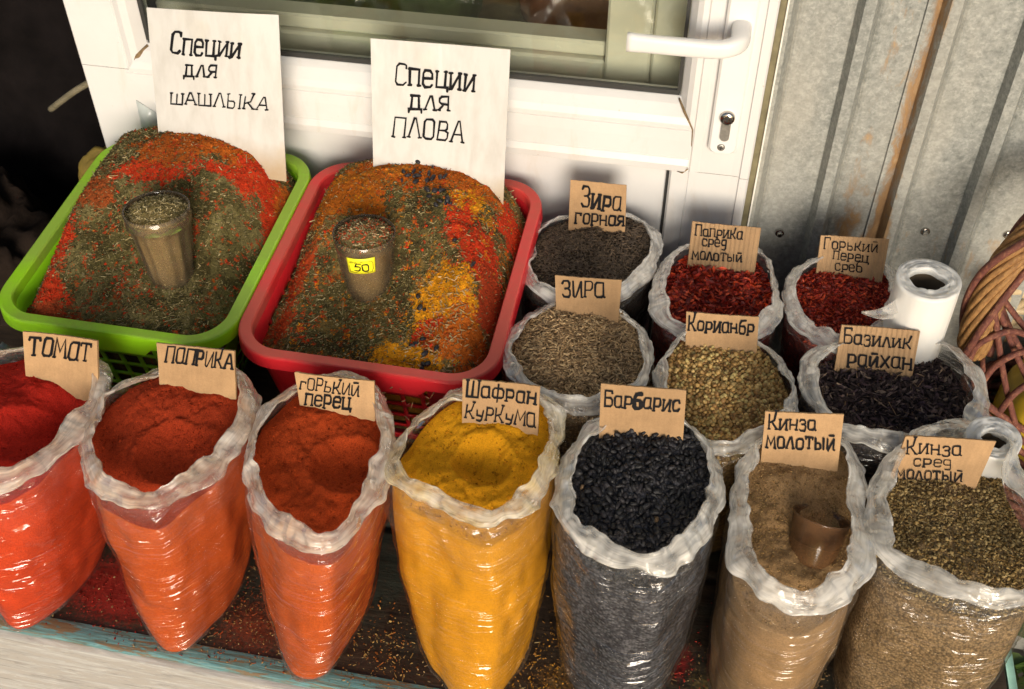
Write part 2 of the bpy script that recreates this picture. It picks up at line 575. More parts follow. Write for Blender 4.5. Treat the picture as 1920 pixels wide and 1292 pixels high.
def m_tabletop(name):
    m, nt, p, out = mat_new(name)
    g = noise(nt, mapped(nt, (6, 40, 30)), 2.6, 8, 0.72, 1.2)
    v = mapped(nt)
    blot = noise(nt, v, 9, 6, 0.65)
    fine = noise(nt, v, 260, 4, 0.6)
    c = ramp(nt, g, [(0.3, (0.018, 0.013, 0.009)), (0.5, (0.042, 0.027, 0.017)), (0.75, (0.095, 0.058, 0.032))])
    k = ramp(nt, blot, [(0.5, (0, 0, 0)), (0.62, (0.6, 0.6, 0.6))])
    cc = mixc(nt, k.outputs[0], c.outputs[0], (0.035, 0.05, 0.038))      # old green paint
    a = nd(nt, 'ShaderNodeAttribute', attribute_name='dust')
    pk = ramp(nt, math_n(nt, 'MULTIPLY', a.outputs['Fac'], math_n(nt, 'ADD', math_n(nt, 'MULTIPLY', fine, 1.3), math_n(nt, 'MULTIPLY', blot, 0.5))), [(0.55, (0, 0, 0)), (0.95, (0.85, 0.85, 0.85))])
    b = nd(nt, 'ShaderNodeAttribute', attribute_name='dust_colour')
    cc = mixc(nt, pk.outputs[0], cc, b.outputs['Color'])
    nt.links.new(cc, p.inputs['Base Color'])
    p.inputs['Roughness'].default_value = 0.6
    nt.links.new(bump(nt, math_n(nt, 'ADD', g, math_n(nt, 'MULTIPLY', fine, 0.5)), 0.5, 0.002), p.inputs['Normal'])
    return m

def m_wood(name, stops, stretch=(3, 60, 60), bst=0.4, rough=0.75, chips=None):
    m, nt, p, out = mat_new(name)
    g = noise(nt, mapped(nt, stretch), 2.0, 7, 0.66, 0.6)
    c = ramp(nt, g, stops).outputs[0]
    if chips:
        k = ramp(nt, noise(nt, mapped(nt, (7, 60, 40)), 2.6, 6, 0.7, 0.5), [(0.5, (0, 0, 0)), (0.54, (1, 1, 1))])
        c = mixc(nt, k.outputs[0], c, chips)
    nt.links.new(c, p.inputs['Base Color'])
    p.inputs['Roughness'].default_value = rough
    nt.links.new(bump(nt, g, bst, 0.002), p.inputs['Normal'])
    return m

def m_plastic(name, col, dusty, amt=0.55):
    m, nt, p, out = mat_new(name)
    v = mapped(nt)
    a = nd(nt, 'ShaderNodeAttribute', attribute_name='dust')
    f = noise(nt, v, 45, 6, 0.7)
    f2 = noise(nt, v, 600, 3, 0.6)
    k = ramp(nt, math_n(nt, 'MULTIPLY', a.outputs['Fac'], math_n(nt, 'ADD', math_n(nt, 'MULTIPLY', f, 1.2), math_n(nt, 'MULTIPLY', f2, 0.5))), [(0.3, (0, 0, 0)), (0.8, (amt,) * 3)])
    nt.links.new(mixc(nt, k.outputs[0], col, dusty), p.inputs['Base Color'])
    r = ramp(nt, k.outputs[0], [(0, (0.28,) * 3), (0.6, (0.7,) * 3)])
    nt.links.new(r.outputs[0], p.inputs['Roughness'])
    nt.links.new(bump(nt, f2, 0.12, 0.001), p.inputs['Normal'])
    return m

M = {}
M['pvc'] = m_pvc('white_pvc')
M['gasket'] = m_plain('rubber_gasket', (0.03, 0.03, 0.028), 0.5, 0.4)
M['olive'] = m_plain('weather_strip', (0.17, 0.15, 0.085), 0.5, 0.4, 0.3, 60)
M['alu'] = m_plain('bright_edge', (0.72, 0.7, 0.64), 0.35, 0.5)
M['chrome'] = m_plain('chrome', (0.55, 0.52, 0.48), 0.18, 0.5, 0.1, 60, metal=1.0)
M['steel'] = m_plain('dull_steel', (0.33, 0.32, 0.29), 0.4, 0.5, 0.2, 200, metal=0.7)
M['handle'] = m_plain('white_handle', (0.72, 0.71, 0.69), 0.28, 0.5, 0.02)
M['pane'] = m_glass('window_glass', (0.92, 0.94, 0.91), 0.02, 1.55)
M['galv'] = m_galv('galvanised_steel')
M['ink'] = m_plain('marker_ink', (0.008, 0.0075, 0.009), 0.7, 0.12, 0.3, 300)
M['paper'] = None
M['card'] = m_card('cardboard', (0.49, 0.305, 0.155), 0.10)
M['card_fluted'] = m_card('cardboard_ribbed', (0.50, 0.315, 0.165), 0.75)
M['film'] = m_film('clear_polythene')
M['rim'] = m_film('folded_polythene', (0.92, 0.90, 0.85), None, 0.0021, True)
M['rim_red'] = m_film('folded_polythene_dusty', (0.92, 0.87, 0.79), (0.84, 0.62, 0.42), 0.0021, True)
M['rim_yellow'] = m_film('folded_polythene_yellowed', (0.92, 0.87, 0.76), (0.86, 0.70, 0.30), 0.0021, True)
M['loose'] = m_attr('loose_pieces')
M['seedskin'] = m_attr('seed_skin', 0.5, 0.45, 700, 0.25, 0.25)
M['heap'] = m_attr('spice_mix_ground', 0.95, 0.1, 700, 0.6, 0.5)
M['bead'] = m_attr('seed_bead', 0.5, 0.4, 500, 0.0, 0.2)
M['berry'] = m_attr('wrinkled_berry', 0.55, 0.45, 420, 0.5, 0.3)
M['shade_black_room'] = m_plain('shade_black_room', (0.012, 0.010, 0.009), 0.9, 0.1, 0.4, 6)

# ------------------------------------------------------------------ the setting
mb = MB()
n = 60
gx = np.linspace(-6, 6, n); gy = np.linspace(-6, 6, n)
GX, GY = np.meshgrid(gx, gy)
tag(mk('ground', xyz(GX, GY, -0.62 + 0.006 * fbm(xyz(GX * 2, GY * 2), 3)).reshape(-1, 3), grid_faces(n, n),
       m_plain('dirty_concrete', (0.16, 0.145, 0.125), 0.9, 0.2, 0.35, 6, 0.4, 60)), kind='structure')

# room behind the door: near-black wall colour stands in for its shade
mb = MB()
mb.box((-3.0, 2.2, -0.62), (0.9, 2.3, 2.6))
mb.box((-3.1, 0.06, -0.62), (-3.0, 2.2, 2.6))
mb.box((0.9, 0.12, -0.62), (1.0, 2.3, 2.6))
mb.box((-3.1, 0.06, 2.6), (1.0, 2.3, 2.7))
o = mb.build('shop_interior', M['shade_black_room'], smooth=False)
tag(o, 'shop interior behind the white door, shade painted as near-black', 'building')

# ------------------------------------------------------------------ market table
TX0, TX1, TY0, TY1 = -1.15, 0.392, -0.575, -0.004
def make_table():
    t = thing('market_table', 'low wooden market table with worn dark top and turquoise front edge', 'table', (-0.38, -0.3, -0.62))
    nx, ny = 260, 110
    X, Y = np.meshgrid(np.linspace(TX0, TX1, nx), np.linspace(TY0 + 0.022, TY1, ny))
    Z = 0.0012 * fbm(xyz(X * 6, Y * 60), 4, 3) - 0.001
    seam = np.exp(-(((Y + 0.36) / 0.003) ** 2)) + np.exp(-(((Y + 0.17) / 0.003) ** 2))
    Z -= 0.006 * seam
    dust = np.zeros_like(X); dc = np.zeros(X.shape + (3,)) + np.array((0.30, 0.03, 0.012))
    for cx, cy, rx, ry, a, c in ((-0.56, -0.50, 0.10, 0.06, 1.25, (0.35, 0.02, 0.012)), (-0.40, -0.52, 0.07, 0.06, 0.95, (0.25, 0.05, 0.018)),
                                 (-0.27, -0.53, 0.05, 0.04, 0.6, (0.28, 0.10, 0.03)), (-0.07, -0.52, 0.05, 0.05, 0.75, (0.40, 0.20, 0.03)),
                                 (0.09, -0.5, 0.05, 0.05, 0.8, (0.30, 0.20, 0.05)), (0.05, -0.47, 0.03, 0.04, 1.0, (0.35, 0.02, 0.02))):
        w = a * np.exp(-((X - cx) / rx) ** 2 - ((Y - cy) / ry) ** 2)
        k = (w > dust)[..., None]
        dc = np.where(k, np.array(c), dc)
        dust = np.maximum(dust, w)
    top = np.stack([X, Y, Z], -1).reshape(-1, 3)
    V = np.concatenate([top, top * np.array((1, 1, 0)) + np.array((0, 0, -0.03))])
    F = [grid_faces(ny, nx), grid_faces(ny, nx)[:, ::-1] + nx * ny]
    idx = np.arange(nx * ny).reshape(ny, nx)
    ring = np.concatenate([idx[0], idx[1:, -1], idx[-1, -2::-1], idx[-2:0:-1, 0]])
    nxt = np.roll(ring, -1)
    F.append(np.stack([ring, ring + nx * ny, nxt + nx * ny, nxt], -1))
    mk('tabletop', V, F, m_tabletop('worn_painted_boards'), t, attrs={'dust': np.tile(dust.reshape(-1), 2), 'dust_colour': np.tile(dc.reshape(-1, 3), (2, 1))})
    # turquoise worn edge board, irregular
    nx = 300
    x = np.linspace(TX0, TX1, nx)
    w = 0.0025 * fbm(xyz(x * 30, 0, 0), 4, 5)
    prof = []
    for (y, z, k) in ((TY0 + 0.0218, 0.0005, 0), (TY0 + 0.014, 0.0008, 1), (TY0 + 0.004, -0.001, 1), (TY0, -0.004, 0.6), (TY0 + 0.001, -0.008, 0.8), (TY0 + 0.0218, -0.012, 0)):
        prof.append(np.stack([x, y + w * k * 0.8, z + w * k * 0.5], -1))
    V = np.stack(prof, 0)
    mk('edge_strip', V.reshape(-1, 3), grid_faces(len(prof), nx), m_wood('turquoise_worn_paint',
       [(0.3, (0.06, 0.05, 0.035)), (0.44, (0.10, 0.17, 0.15)), (0.55, (0.10, 0.25, 0.27)), (0.75, (0.27, 0.34, 0.28))], (14, 170, 170), 0.5, 0.6, (0.17, 0.115, 0.06)), t)
    # white front board
    z = np.linspace(-0.007, -0.24, 50); x = np.linspace(TX0, TX1 - 0.004, 300)
    X, Z = np.meshgrid(x, z)
    Y = TY0 + 0.004 + 0.0016 * fbm(xyz(X * 5, 0, Z * 50), 4, 9)
    V = np.stack([X, Y, Z], -1).reshape(-1, 3)
    mk('front_board', V, grid_faces(50, 300), m_wood('whitewashed_board',
       [(0.3, (0.20, 0.185, 0.165)), (0.45, (0.34, 0.325, 0.30)), (0.7, (0.50, 0.49, 0.465))], (9, 60, 110), 0.5, 0.8, (0.36, 0.335, 0.30)), t, thick=0.02)
    # right end board with pale green glazed paint
    mb = MB(); mb.box((TX1 + 0.0005, TY0 + 0.003, -0.03), (TX1 + 0.012, TY1, -0.0015), 0.002)
    mb.build('end_strip', m_plain('pale_green_paint', (0.20, 0.36, 0.30), 0.4, 0.5, 0.3, 40), t)
    for lx in (TX0 + 0.06, TX1 - 0.06):
        for ly in (TY0 + 0.07, TY1 - 0.06):
            mb = MB(); mb.box((lx - 0.03, ly - 0.03, -0.62), (lx + 0.03, ly + 0.03, -0.031), 0.004)
            mb.build('leg', m_wood('dark_leg_wood', [(0.3, (0.05, 0.035, 0.02)), (0.7, (0.14, 0.095, 0.06))], (60, 60, 3)), t)
    return t
make_table()

# ------------------------------------------------------------------ door
def extrude_x(prof, x0, x1, m0=0.0, m1=0.0):
    """profile of (y,z) run along X; m0/m1 = mitre: x shift per metre of z away from the profile's lowest point"""
    prof = np.asarray(prof, float)
    zc = prof[:, 1] - prof[0, 1]
    a = np.stack([x0 + m0 * zc, prof[:, 0], prof[:, 1]], -1)
    b = np.stack([x1 + m1 * zc, prof[:, 0], prof[:, 1]], -1)
    return np.concatenate([a, b]), grid_faces(2, len(prof))

def make_door():
    t = thing('door', 'white plastic door with glass upper pane and lever handle', 'door', (-0.35, 0.0, -0.6))
    ZT, ZB = 1.25, -0.58
    # left stile: flat face, then a sloping bead to the glass
    def stile(prof, z0, z1, name):
        prof = np.asarray(prof, float)
        V = np.concatenate([np.column_stack([prof, np.full(len(prof), z0)]), np.column_stack([prof, np.full(len(prof), z1)])])
        return mk(name, V, grid_faces(2, len(prof)), M['pvc'], t, smooth=False)
    stile([(-0.772, 0.05), (-0.7725, 0.002), (-0.7705, 0.0), (-0.7085, 0.0), (-0.7075, 0.0012), (-0.706, -0.0002), (-0.698, -0.003), (-0.69, 0.001), (-0.681, 0.012), (-0.679, 0.03)], 0.36, ZT, 'hinge_stile')
    stile([(-0.772, 0.05), (-0.7725, 0.002), (-0.7705, 0.0), (-0.668, 0.0), (-0.666, 0.0015), (-0.664, 0.014), (-0.664, 0.05)], ZB, 0.3595, 'hinge_stile')
    # lock stile with groove beside the lock plate
    stile([(-0.026, 0.03), (-0.0245, 0.012), (-0.017, 0.0), (-0.011, -0.004), (-0.005, -0.0015), (-0.0045, 0.0006), (-0.0035, -0.001), (0.006, -0.0005), (0.0075, 0.0), (0.046, 0.0), (0.055, -0.001), (0.0555, -0.004), (0.0645, -0.0045), (0.0665, -0.002), (0.067, 0.05)], 0.30, ZT, 'lock_stile')
    stile([(-0.028, 0.03), (-0.0275, 0.006), (-0.025, 0.002), (-0.012, 0.0005), (-0.006, 0.0), (-0.005, 0.0012), (-0.004, 0.0), (0.046, 0.0), (0.055, -0.001), (0.0555, -0.004), (0.0645, -0.0045), (0.0665, -0.002), (0.067, 0.05)], ZB, 0.2995, 'lock_stile')
    # mid rail
    prof = [(0.03, 0.3935), (0.012, 0.392), (0.004, 0.386), (-0.005, 0.374), (-0.0075, 0.366), (-0.0072, 0.3605), (-0.0055, 0.3595), (-0.0072, 0.3585),
            (-0.008, 0.345), (-0.008, 0.3225), (-0.0068, 0.3215), (-0.008, 0.3205), (-0.0105, 0.313), (-0.0085, 0.304), (-0.002, 0.2995), (0.014, 0.2985)]
    prof = np.array(prof)
    xr = np.interp(prof[::-1, 1], [0.2985, 0.305, 0.322, 0.359, 0.3935], [-0.018, -0.008, -0.006, -0.0055, -0.0255])[::-1]
    xl = np.interp(prof[::-1, 1], [0.2985, 0.359, 0.3935], [-0.6635, -0.7075, -0.680])[::-1]
    m = len(prof)
    V = np.concatenate([np.column_stack([xl, prof]), np.column_stack([xr, prof])])
    mk('mid_rail', V, [grid_faces(2, m), np.array([np.arange(m) + m]), np.array([np.arange(m)[::-1]])], M['pvc'], t, smooth=False)
    # lower panel
    mb = MB(); mb.box((-0.664, 0.014, ZB), (-0.0285, 0.03, 0.299))
    mb.build('lower_panel', M['pvc'], t, smooth=False)
    mb = MB(); mb.box((-0.031, 0.0105, ZB), (-0.0275, 0.0138, 0.2975))
    mb.build('panel_gasket', M['gasket'], t, smooth=False)
    mb = MB(); mb.box((-0.772, -0.002, ZB - 0.02), (0.067, 0.04, ZB + 0.06))
    mb.build('bottom_rail', M['pvc'], t, smooth=False)
    # glass with dark gaskets
    mb = MB(); mb.box((-0.679, 0.018, 0.395), (-0.0265, 0.022, ZT))
    mb.build('glass_pane', M['pane'], t, smooth=False)
    mb = MB()
    mb.box((-0.679, 0.0125, 0.3925), (-0.0262, 0.0178, 0.398))
    mb.box((-0.6805, 0.0118, 0.396), (-0.6755, 0.0176, ZT)); mb.box((-0.0295, 0.0122, 0.3982), (-0.0255, 0.0177, ZT))
    mb.build('glass_gasket', M['gasket'], t, smooth=False)
    # brown dirt line of sealant in the mitres
    mb = MB()
    mb.tube([(-0.0262, 0.008, 0.391), (-0.018, -0.004, 0.381), (-0.0062, -0.0085, 0.3615), (-0.0052, -0.0085, 0.340)], [0.0012, 0.0016, 0.0008, 0.0005], 6)
    mb.tube([(-0.679, 0.010, 0.390), (-0.690, 0.0, 0.380), (-0.7055, -0.0015, 0.3605)], [0.0022, 0.003, 0.0008], 6)
    mb.tube([(-0.0185, 0.0, 0.2982), (-0.012, -0.006, 0.3005), (-0.0055, -0.006, 0.307)], [0.0006, 0.0010, 0.0006], 6)
    mb.build('sealant', m_plain('dirty_sealant', (0.20, 0.135, 0.07), 0.8, 0.2, 0.4, 200), t)
    # inner frame seen through the glass
    pale = m_plain('pale_inner_frame', (0.55, 0.53, 0.45), 0.5, 0.4, 0.08, 20)
    mb = MB()
    mb.box((-0.70, 0.075, 0.30), (-0.121, 0.10, 0.392), 0.003)
    mb.box((-0.70, 0.083, 0.3925), (-0.121, 0.12, 0.412), 0.003)
    mb.box((-0.1205, 0.07, 0.30), (-0.067, 0.12, ZT), 0.003)
    mb.box((-0.0665, 0.078, 0.30), (0.02, 0.12, ZT), 0.003)
    mb.build('inner_frame', pale, t, smooth=False)
    # weather strip and bright edge
    mb = MB(); mb.box((0.0672, 0.003, ZB), (0.0742, 0.05, ZT))
    mb.build('weather_strip', M['olive'], t, smooth=False)
    mb = MB(); mb.box((0.0744, 0.0, ZB), (0.0762, 0.05, ZT))
    mb.build('edge_trim', M['alu'], t, smooth=False)
    # lock plate
    def rrect(x0, x1, z0, z1, r, k=6):
        pts = []
        for cx, cz, a0 in ((x1 - r, z1 - r, 0), (x0 + r, z1 - r, 90), (x0 + r, z0 + r, 180), (x1 - r, z0 + r, 270)):
            for i in range(k + 1):
                a = R(a0 + 90 * i / k)
                pts.append((cx + r * math.cos(a), cz + r * math.sin(a)))
        return np.array(pts)
    pts = rrect(0.0135, 0.0465, 0.3335, 0.552, 0.008)
    m = len(pts)
    c = pts.mean(0)
    V = np.concatenate([np.column_stack([pts[:, 0], np.full(m, 0.0), pts[:, 1]]), np.column_stack([pts[:, 0], np.full(m, -0.006), pts[:, 1]]),
                        np.column_stack([c[0] + (pts[:, 0] - c[0]) * 0.84, np.full(m, -0.0085), c[1] + (pts[:, 1] - c[1]) * 0.985])])
    plate = mk('lock_plate', V, [grid_faces(3, m, True)[:, ::-1], np.array([np.arange(m) + 2 * m])], M['handle'], t, smooth=False)
    # lever: a neck out of the plate, then a flat arm to the left
    P = spline([(0.031, -0.006, 0.490), (0.031, -0.022, 0.4905), (0.030, -0.040, 0.4905), (0.022, -0.050, 0.489), (0.006, -0.053, 0.4865), (-0.03, -0.053, 0.486), (-0.086, -0.052, 0.4855)], 40)
    T = np.gradient(P, axis=0); T /= np.linalg.norm(T, axis=1)[:, None]
    N = np.array((0, 0, 1.0))[None] - T * T[:, 2:3]; N /= np.linalg.norm(N, axis=1)[:, None]
    B = np.cross(T, N)
    th = np.linspace(0, 2 * math.pi, 20, endpoint=False)
    s = np.linspace(0, 1, 40)
    a = np.interp(s, [0, 0.25, 0.5, 0.92, 1], [0.0105, 0.0105, 0.0095, 0.0098, 0.0105])
    b = np.interp(s, [0, 0.25, 0.5, 0.92, 1], [0.0105, 0.0105, 0.0075, 0.006, 0.0055])
    cs = np.sign(np.cos(th)) * np.abs(np.cos(th)) ** 0.7; sn = np.sign(np.sin(th)) * np.abs(np.sin(th)) ** 0.7
    V = P[:, None] + a[:, None, None] * N[:, None] * cs[None, :, None] + b[:, None, None] * B[:, None] * sn[None, :, None]
    lever = mk('lever_handle', V.reshape(-1, 3), [grid_faces(40, 20, True), np.array([np.arange(20) + 39 * 20])], M['handle'], t)
    # cylinder lock: round nose with a rounded tail below it
    V, F = lathe([(0.0001, 0.006), (0.004, 0.006), (0.0075, 0.005), (0.0086, 0.003), (0.0086, -0.001)], 28, (0.0305, -0.0085, 0.3825), (0, -1, 0))
    cyl = mk('lock_cylinder', V, F, M['chrome'], t)
    pts = rrect(0.0253, 0.0357, 0.3525, 0.379, 0.005)
    m = len(pts)
    V = np.concatenate([np.column_stack([pts[:, 0], np.full(m, -0.008), pts[:, 1]]), np.column_stack([pts[:, 0], np.full(m, -0.0115), pts[:, 1]])])
    mk('cylinder_tail', V, [grid_faces(2, m, True)[:, ::-1], np.array([np.arange(m) + m])], M['steel'], cyl, smooth=False)
    mb = MB(); mb.box((0.0297, -0.0152, 0.3795), (0.0313, -0.0144, 0.388)); mb.add(*lathe([(0.0001, 0.0002), (0.0021, 0.0)], 14, (0.0305, -0.01485, 0.3845), (0, -1, 0)))
    mb.build('keyhole', M['gasket'], cyl, smooth=False)
    V, F = lathe([(0.0001, 0.0012), (0.003, 0.0014), (0.0043, 0.0008), (0.0048, -0.0005)], 20, (0.0285, -0.0085, 0.3425), (0, -1, 0))
    scw = mk('screw', V, F, M['steel'], t)
    mb = MB(); mb.box((0.0259, -0.0102, 0.3420), (0.0311, -0.0097, 0.3430)); mb.box((0.0280, -0.0103, 0.3399), (0.0290, -0.0098, 0.3451))
    mb.build('screw_slot', M['gasket'], scw, smooth=False)
    # strips of clear tape stuck on the stile
    mb = MB()
    p = [at_y(x, y, -0.0015) for x, y in ((255, 188), (296, 214), (300, 262), (268, 250))]
    mb.add(p, np.array([(0, 1, 2, 3)]))
    mb.build('tape', m_plain('old_tape', (0.60, 0.64, 0.60), 0.25, 0.5, 0.1), t, thick=0.0005)
make_door()

# sacks added behind the glass to stand in for its reflections
def blob(c, r, seed, amp=0.12, fr=3.0, n=40, flat=True):
    th = np.linspace(0, 2 * math.pi, n * 2, endpoint=False)
    ph = np.linspace(0.02, math.pi - 0.02, n)
    T, Pp = np.meshgrid(th, ph)
    D = np.stack([np.sin(Pp) * np.cos(T), np.sin(Pp) * np.sin(T), np.cos(Pp)], -1)
    k = 1 + amp * fbm(D * fr, 4, seed)
    S = np.sign(D) * np.abs(D) ** 0.75
    V = np.array(c) + S * np.array(r) * k[..., None]
    return V.reshape(-1, 3), grid_faces(n, 2 * n, True)

def sack(name, c, r, seed, mat, label, cat='sack', amp=0.15, fr=3.0, group=None):
    V, F = blob(c, r, seed, amp, fr)
    o = mk(name, V, F, mat, loc=(c[0], c[1], c[2] - r[2]))
    return tag(o, label, cat, group)
sack('sack', (-0.50, 0.42, 0.42), (0.16, 0.12, 0.24), 3, m_plain('green_reflection_cloth', (0.17, 0.23, 0.08), 0.9, 0.1, 0.4, 20, 0.6, 80), 'dark green sack added behind the door glass to stand in for reflections')
sack('sack', (-0.17, 0.45, 0.42), (0.13, 0.12, 0.22), 5, m_plain('brown_reflection_cloth', (0.42, 0.23, 0.15), 0.9, 0.1, 0.4, 20, 0.6, 80), 'reddish brown sack added for reflections in the door glass near the handle')
sack('sack', (-0.33, 0.50, 0.44), (0.10, 0.1, 0.22), 8, m_plain('tan_reflection_cloth', (0.42, 0.33, 0.17), 0.9, 0.1, 0.4, 20, 0.6, 80), 'tan sack added for reflections in the door glass between the green and brown sacks')
mb = MB(); mb.box((-0.74, 0.28, 0.12), (0.06, 0.62, 0.19), 0.003)
for lx in (-0.70, 0.02):
    for ly in (0.32, 0.58):
        mb.box((lx - 0.02, ly - 0.02, -0.61), (lx + 0.02, ly + 0.02, 0.1195), 0.002)
tag(mb.build('shelf', m_wood('dark_shelf', [(0.3, (0.03, 0.02, 0.012)), (0.7, (0.07, 0.05, 0.03))]), smooth=False, loc=(-0.34, 0.45, -0.62)), 'dark shelf behind the door carrying the sacks', 'shelf')

# ------------------------------------------------------------------ corrugated metal wall
def make_corrugated():
    t = thing('corrugated_wall', 'galvanised corrugated metal wall with a rusty seam beside the door', 'wall', (0.45, 0.03, -0.6))
    P0, pitch = 0.0765, 0.0845
    YB = 0.034
    def sheet(x0, x1, lift, name, rustx):
        # ribs: dark left flank at +0.075.., top, right flank
        xs, ys = [], []
        k0 = math.floor((x0 - 0.149) / pitch) - 1
        pts = []
        for k in range(k0, k0 + 40):
            b = 0.149 + pitch * k
            pts += [(b, 0), (b + 0.006, -0.017), (b + 0.017, -0.018), (b + 0.0245, 0.0), (b + 0.0275, -0.0015), (b + 0.031, 0.0)]
        pts = np.array(pts)
        x = np.unique(np.concatenate([np.linspace(x0, x1, int((x1 - x0) / 0.006) + 2), pts[(pts[:, 0] > x0) & (pts[:, 0] < x1), 0]]))
        y = YB + lift + np.interp(x, pts[:, 0], pts[:, 1])
        z = np.linspace(-0.6, 1.35, 60)
        X, Z = np.meshgrid(x, z)
        Y = np.broadcast_to(y, X.shape) + 0.0012 * fbm(xyz(X * 12, 0, Z * 6), 3, 4)
        V = np.stack([X, Y, Z], -1).reshape(-1, 3)
        rust = 0.75 * np.exp(-((X - rustx) / 0.011) ** 2) + 0.42 * np.exp(-((X - rustx + 0.035) / 0.022) ** 2) + 0.12 * np.exp(-((X - 0.36) / 0.05) ** 2)
        rust += 0.25 * np.exp(-((Z - 0.2) / 0.07) ** 2)
        return mk(name, V, grid_faces(60, len(x)), M['galv'], t, smooth=False, attrs={'rust': rust.reshape(-1)}, thick=0.0007)
    sheet(0.0768, 0.2235, 0.003, 'metal_sheet', 0.232)
    sheet(0.2195, 1.3, 0.0, 'metal_sheet', 0.232)
    for px, py in ((1462, 437), (1735, 434), (1890, 440)):
        p = at_y(px, py, YB - 0.001)
        V, F = lathe([(0.0001, 0.006), (0.0028, 0.006), (0.0032, 0.0048), (0.0034, 0.0016), (0.0055, 0.0012), (0.0058, -0.001)], 12, p, (0, -1, 0))
        mk('screw', V, F, M['chrome'], t, smooth=False)
make_corrugated()

# ------------------------------------------------------------------ things in the dark doorway on the left
def drape(name, x0, x1, y, z0, z1, seed, mat, label, cat, lean=0.25, amp=0.06):
    n = 90
    X, Z = np.meshgrid(np.linspace(x0, x1, n), np.linspace(z0, z1, n))
    Y = y + lean * (Z - z0) + amp * fbm(xyz(X * 5 + Z * 2.2, 0, Z * 3.2), 4, seed) + 0.02 * np.abs(fbm(xyz(X * 22 + Z * 16, 0, Z * 9), 3, seed + 3))
    o = mk(name, np.stack([X, Y, Z], -1).reshape(-1, 3), grid_faces(n, n), mat, loc=((x0 + x1) / 2, y, z0), thick=0.003)
    return tag(o, label, cat)
drape('tarpaulin', -1.9, -0.80, 0.10, -0.61, 1.2, 11, m_plain('shade_black_sheet', (0.005, 0.0038, 0.0038), 0.9, 0.08, 0.5, 20, 0.4, 200),  # near-black sheet colour also carries the doorway's shade
      'crumpled sheet coloured black for the doorway shade left of the door', 'tarpaulin', 0.12, 0.07)
c = at_z(20, 420, 0.02)
sack('sack', (-1.02, -0.02, -0.12), (0.16, 0.12, 0.27), 21, m_plain('shade_brown_sackcloth', (0.018, 0.012, 0.009), 0.95, 0.1, 0.6, 14, 0.8, 90), 'dark brown sack with shadow in its colour left of the green basket', amp=0.3, fr=4)  # shadow of the doorway put into the near-black brown
p = at_y(172, 300, 0.03)
sack('plastic_bag', (p[0] + 0.025, 0.045, p[2] - 0.075), (0.06, 0.03, 0.085), 31, m_plain('yellow_plastic', (0.22, 0.155, 0.03), 0.7, 0.4, 0.25, 30), 'yellow plastic bag tucked between the door and green basket', 'bag', amp=0.1)
p = at_z(-6, 455, 0.06)
sack('cloth', (p[0] - 0.02, p[1], -0.02), (0.05, 0.05, 0.11), 33, m_plain('ochre_cloth', (0.22, 0.155, 0.07), 0.9, 0.2, 0.3, 20, 0.5, 90), 'ochre cloth bundle at the left edge behind green basket', 'cloth', amp=0.25)
mb = MB()
mb.tube(spline([at_y(95, 205, 0.06), at_y(130, 178, 0.05), at_y(158, 160, 0.045), at_y(200, 138, 0.04)], 16), 0.0045, 8)
tag(mb.build('wooden_stick', m_wood('pale_stick', [(0.3, (0.10, 0.085, 0.05)), (0.7, (0.22, 0.19, 0.12))]), loc=tuple(at_y(158, 160, 0.045))), 'pale thin stick poking out beside the white door', 'stick')

# ------------------------------------------------------------------ lettering (marker strokes)
GL = {}
def G(ch, w, *strokes): GL[ch] = (w, [np.array(s, float) for s in strokes])
X = 0.68
# capitals
G('С', .52, [(.52, .8), (.5, .95), (.38, 1), (.14, 1), (.02, .86), (0, .16), (.1, .02), (.4, 0), (.53, .14)])
G('Ш', .74, [(0, 1), (.02, 0), (.74, 0), (.72, 1)], [(.37, .95), (.37, 0)], [(-.06, 1), (.08, 1)], [(.65, 1), (.8, 1)])
G('А', .62, [(0, 0), (.28, 1), (.38, 1), (.62, 0)], [(.13, .36), (.5, .36)], [(-.07, 0), (.08, 0)], [(.54, 0), (.7, 0)])
G('Л', .6, [(0, 0), (.26, 1), (.36, 1), (.6, 0)], [(-.07, 0), (.08, 0)], [(.53, 0), (.68, 0)])
G('Ы', .8, [(.02, 1), (.02, 0), (.34, 0), (.42, .12), (.42, .4), (.34, .5), (.02, .5)], [(.74, 1), (.74, 0)], [(-.06, 1), (.1, 1)], [(.67, 1), (.82, 1)], [(.67, 0), (.82, 0)])
G('К', .58, [(.02, 1), (.02, 0)], [(.02, .42), (.38, .6), (.5, 1.25)], [(.2, .52), (.56, 0)], [(-.05, 0), (.1, 0)], [(.48, 0), (.64, 0)], [(.4, 1.28), (.58, 1.28)])
G('П', .62, [(.02, 0), (.02, 1), (.6, 1), (.6, 0)], [(-.06, 0), (.1, 0)], [(.52, 0), (.68, 0)])
G('О', .52, [(.12, 0), (0, .12), (0, .86), (.1, 1), (.42, 1), (.52, .88), (.52, .14), (.42, 0), (.12, 0)])
G('В', .54, [(0, 0), (.02, 1), (.36, 1), (.46, .9), (.46, .62), (.36, .52), (.02, .52)], [(.36, .52), (.52, .42), (.52, .1), (.42, 0), (0, 0)])
G('Т', .62, [(.31, 1), (.31, 0)], [(-.02, .84), (0, 1), (.62, 1), (.64, .84)], [(.22, 0), (.4, 0)])
G('М', .72, [(0, 0), (.08, 1), (.36, .3), (.64, 1), (.72, 0)], [(-.06, 0), (.08, 0)], [(.65, 0), (.8, 0)])
G('Р', .5, [(.02, 0), (.02, 1), (.38, 1), (.48, .88), (.48, .56), (.38, .44), (.02, .44)], [(-.05, 0), (.1, 0)])
G('И', .56, [(.02, 1), (.02, .1), (.1, 0), (.18, .02), (.54, .95)], [(.54, 1), (.54, 0), (.62, 0)])
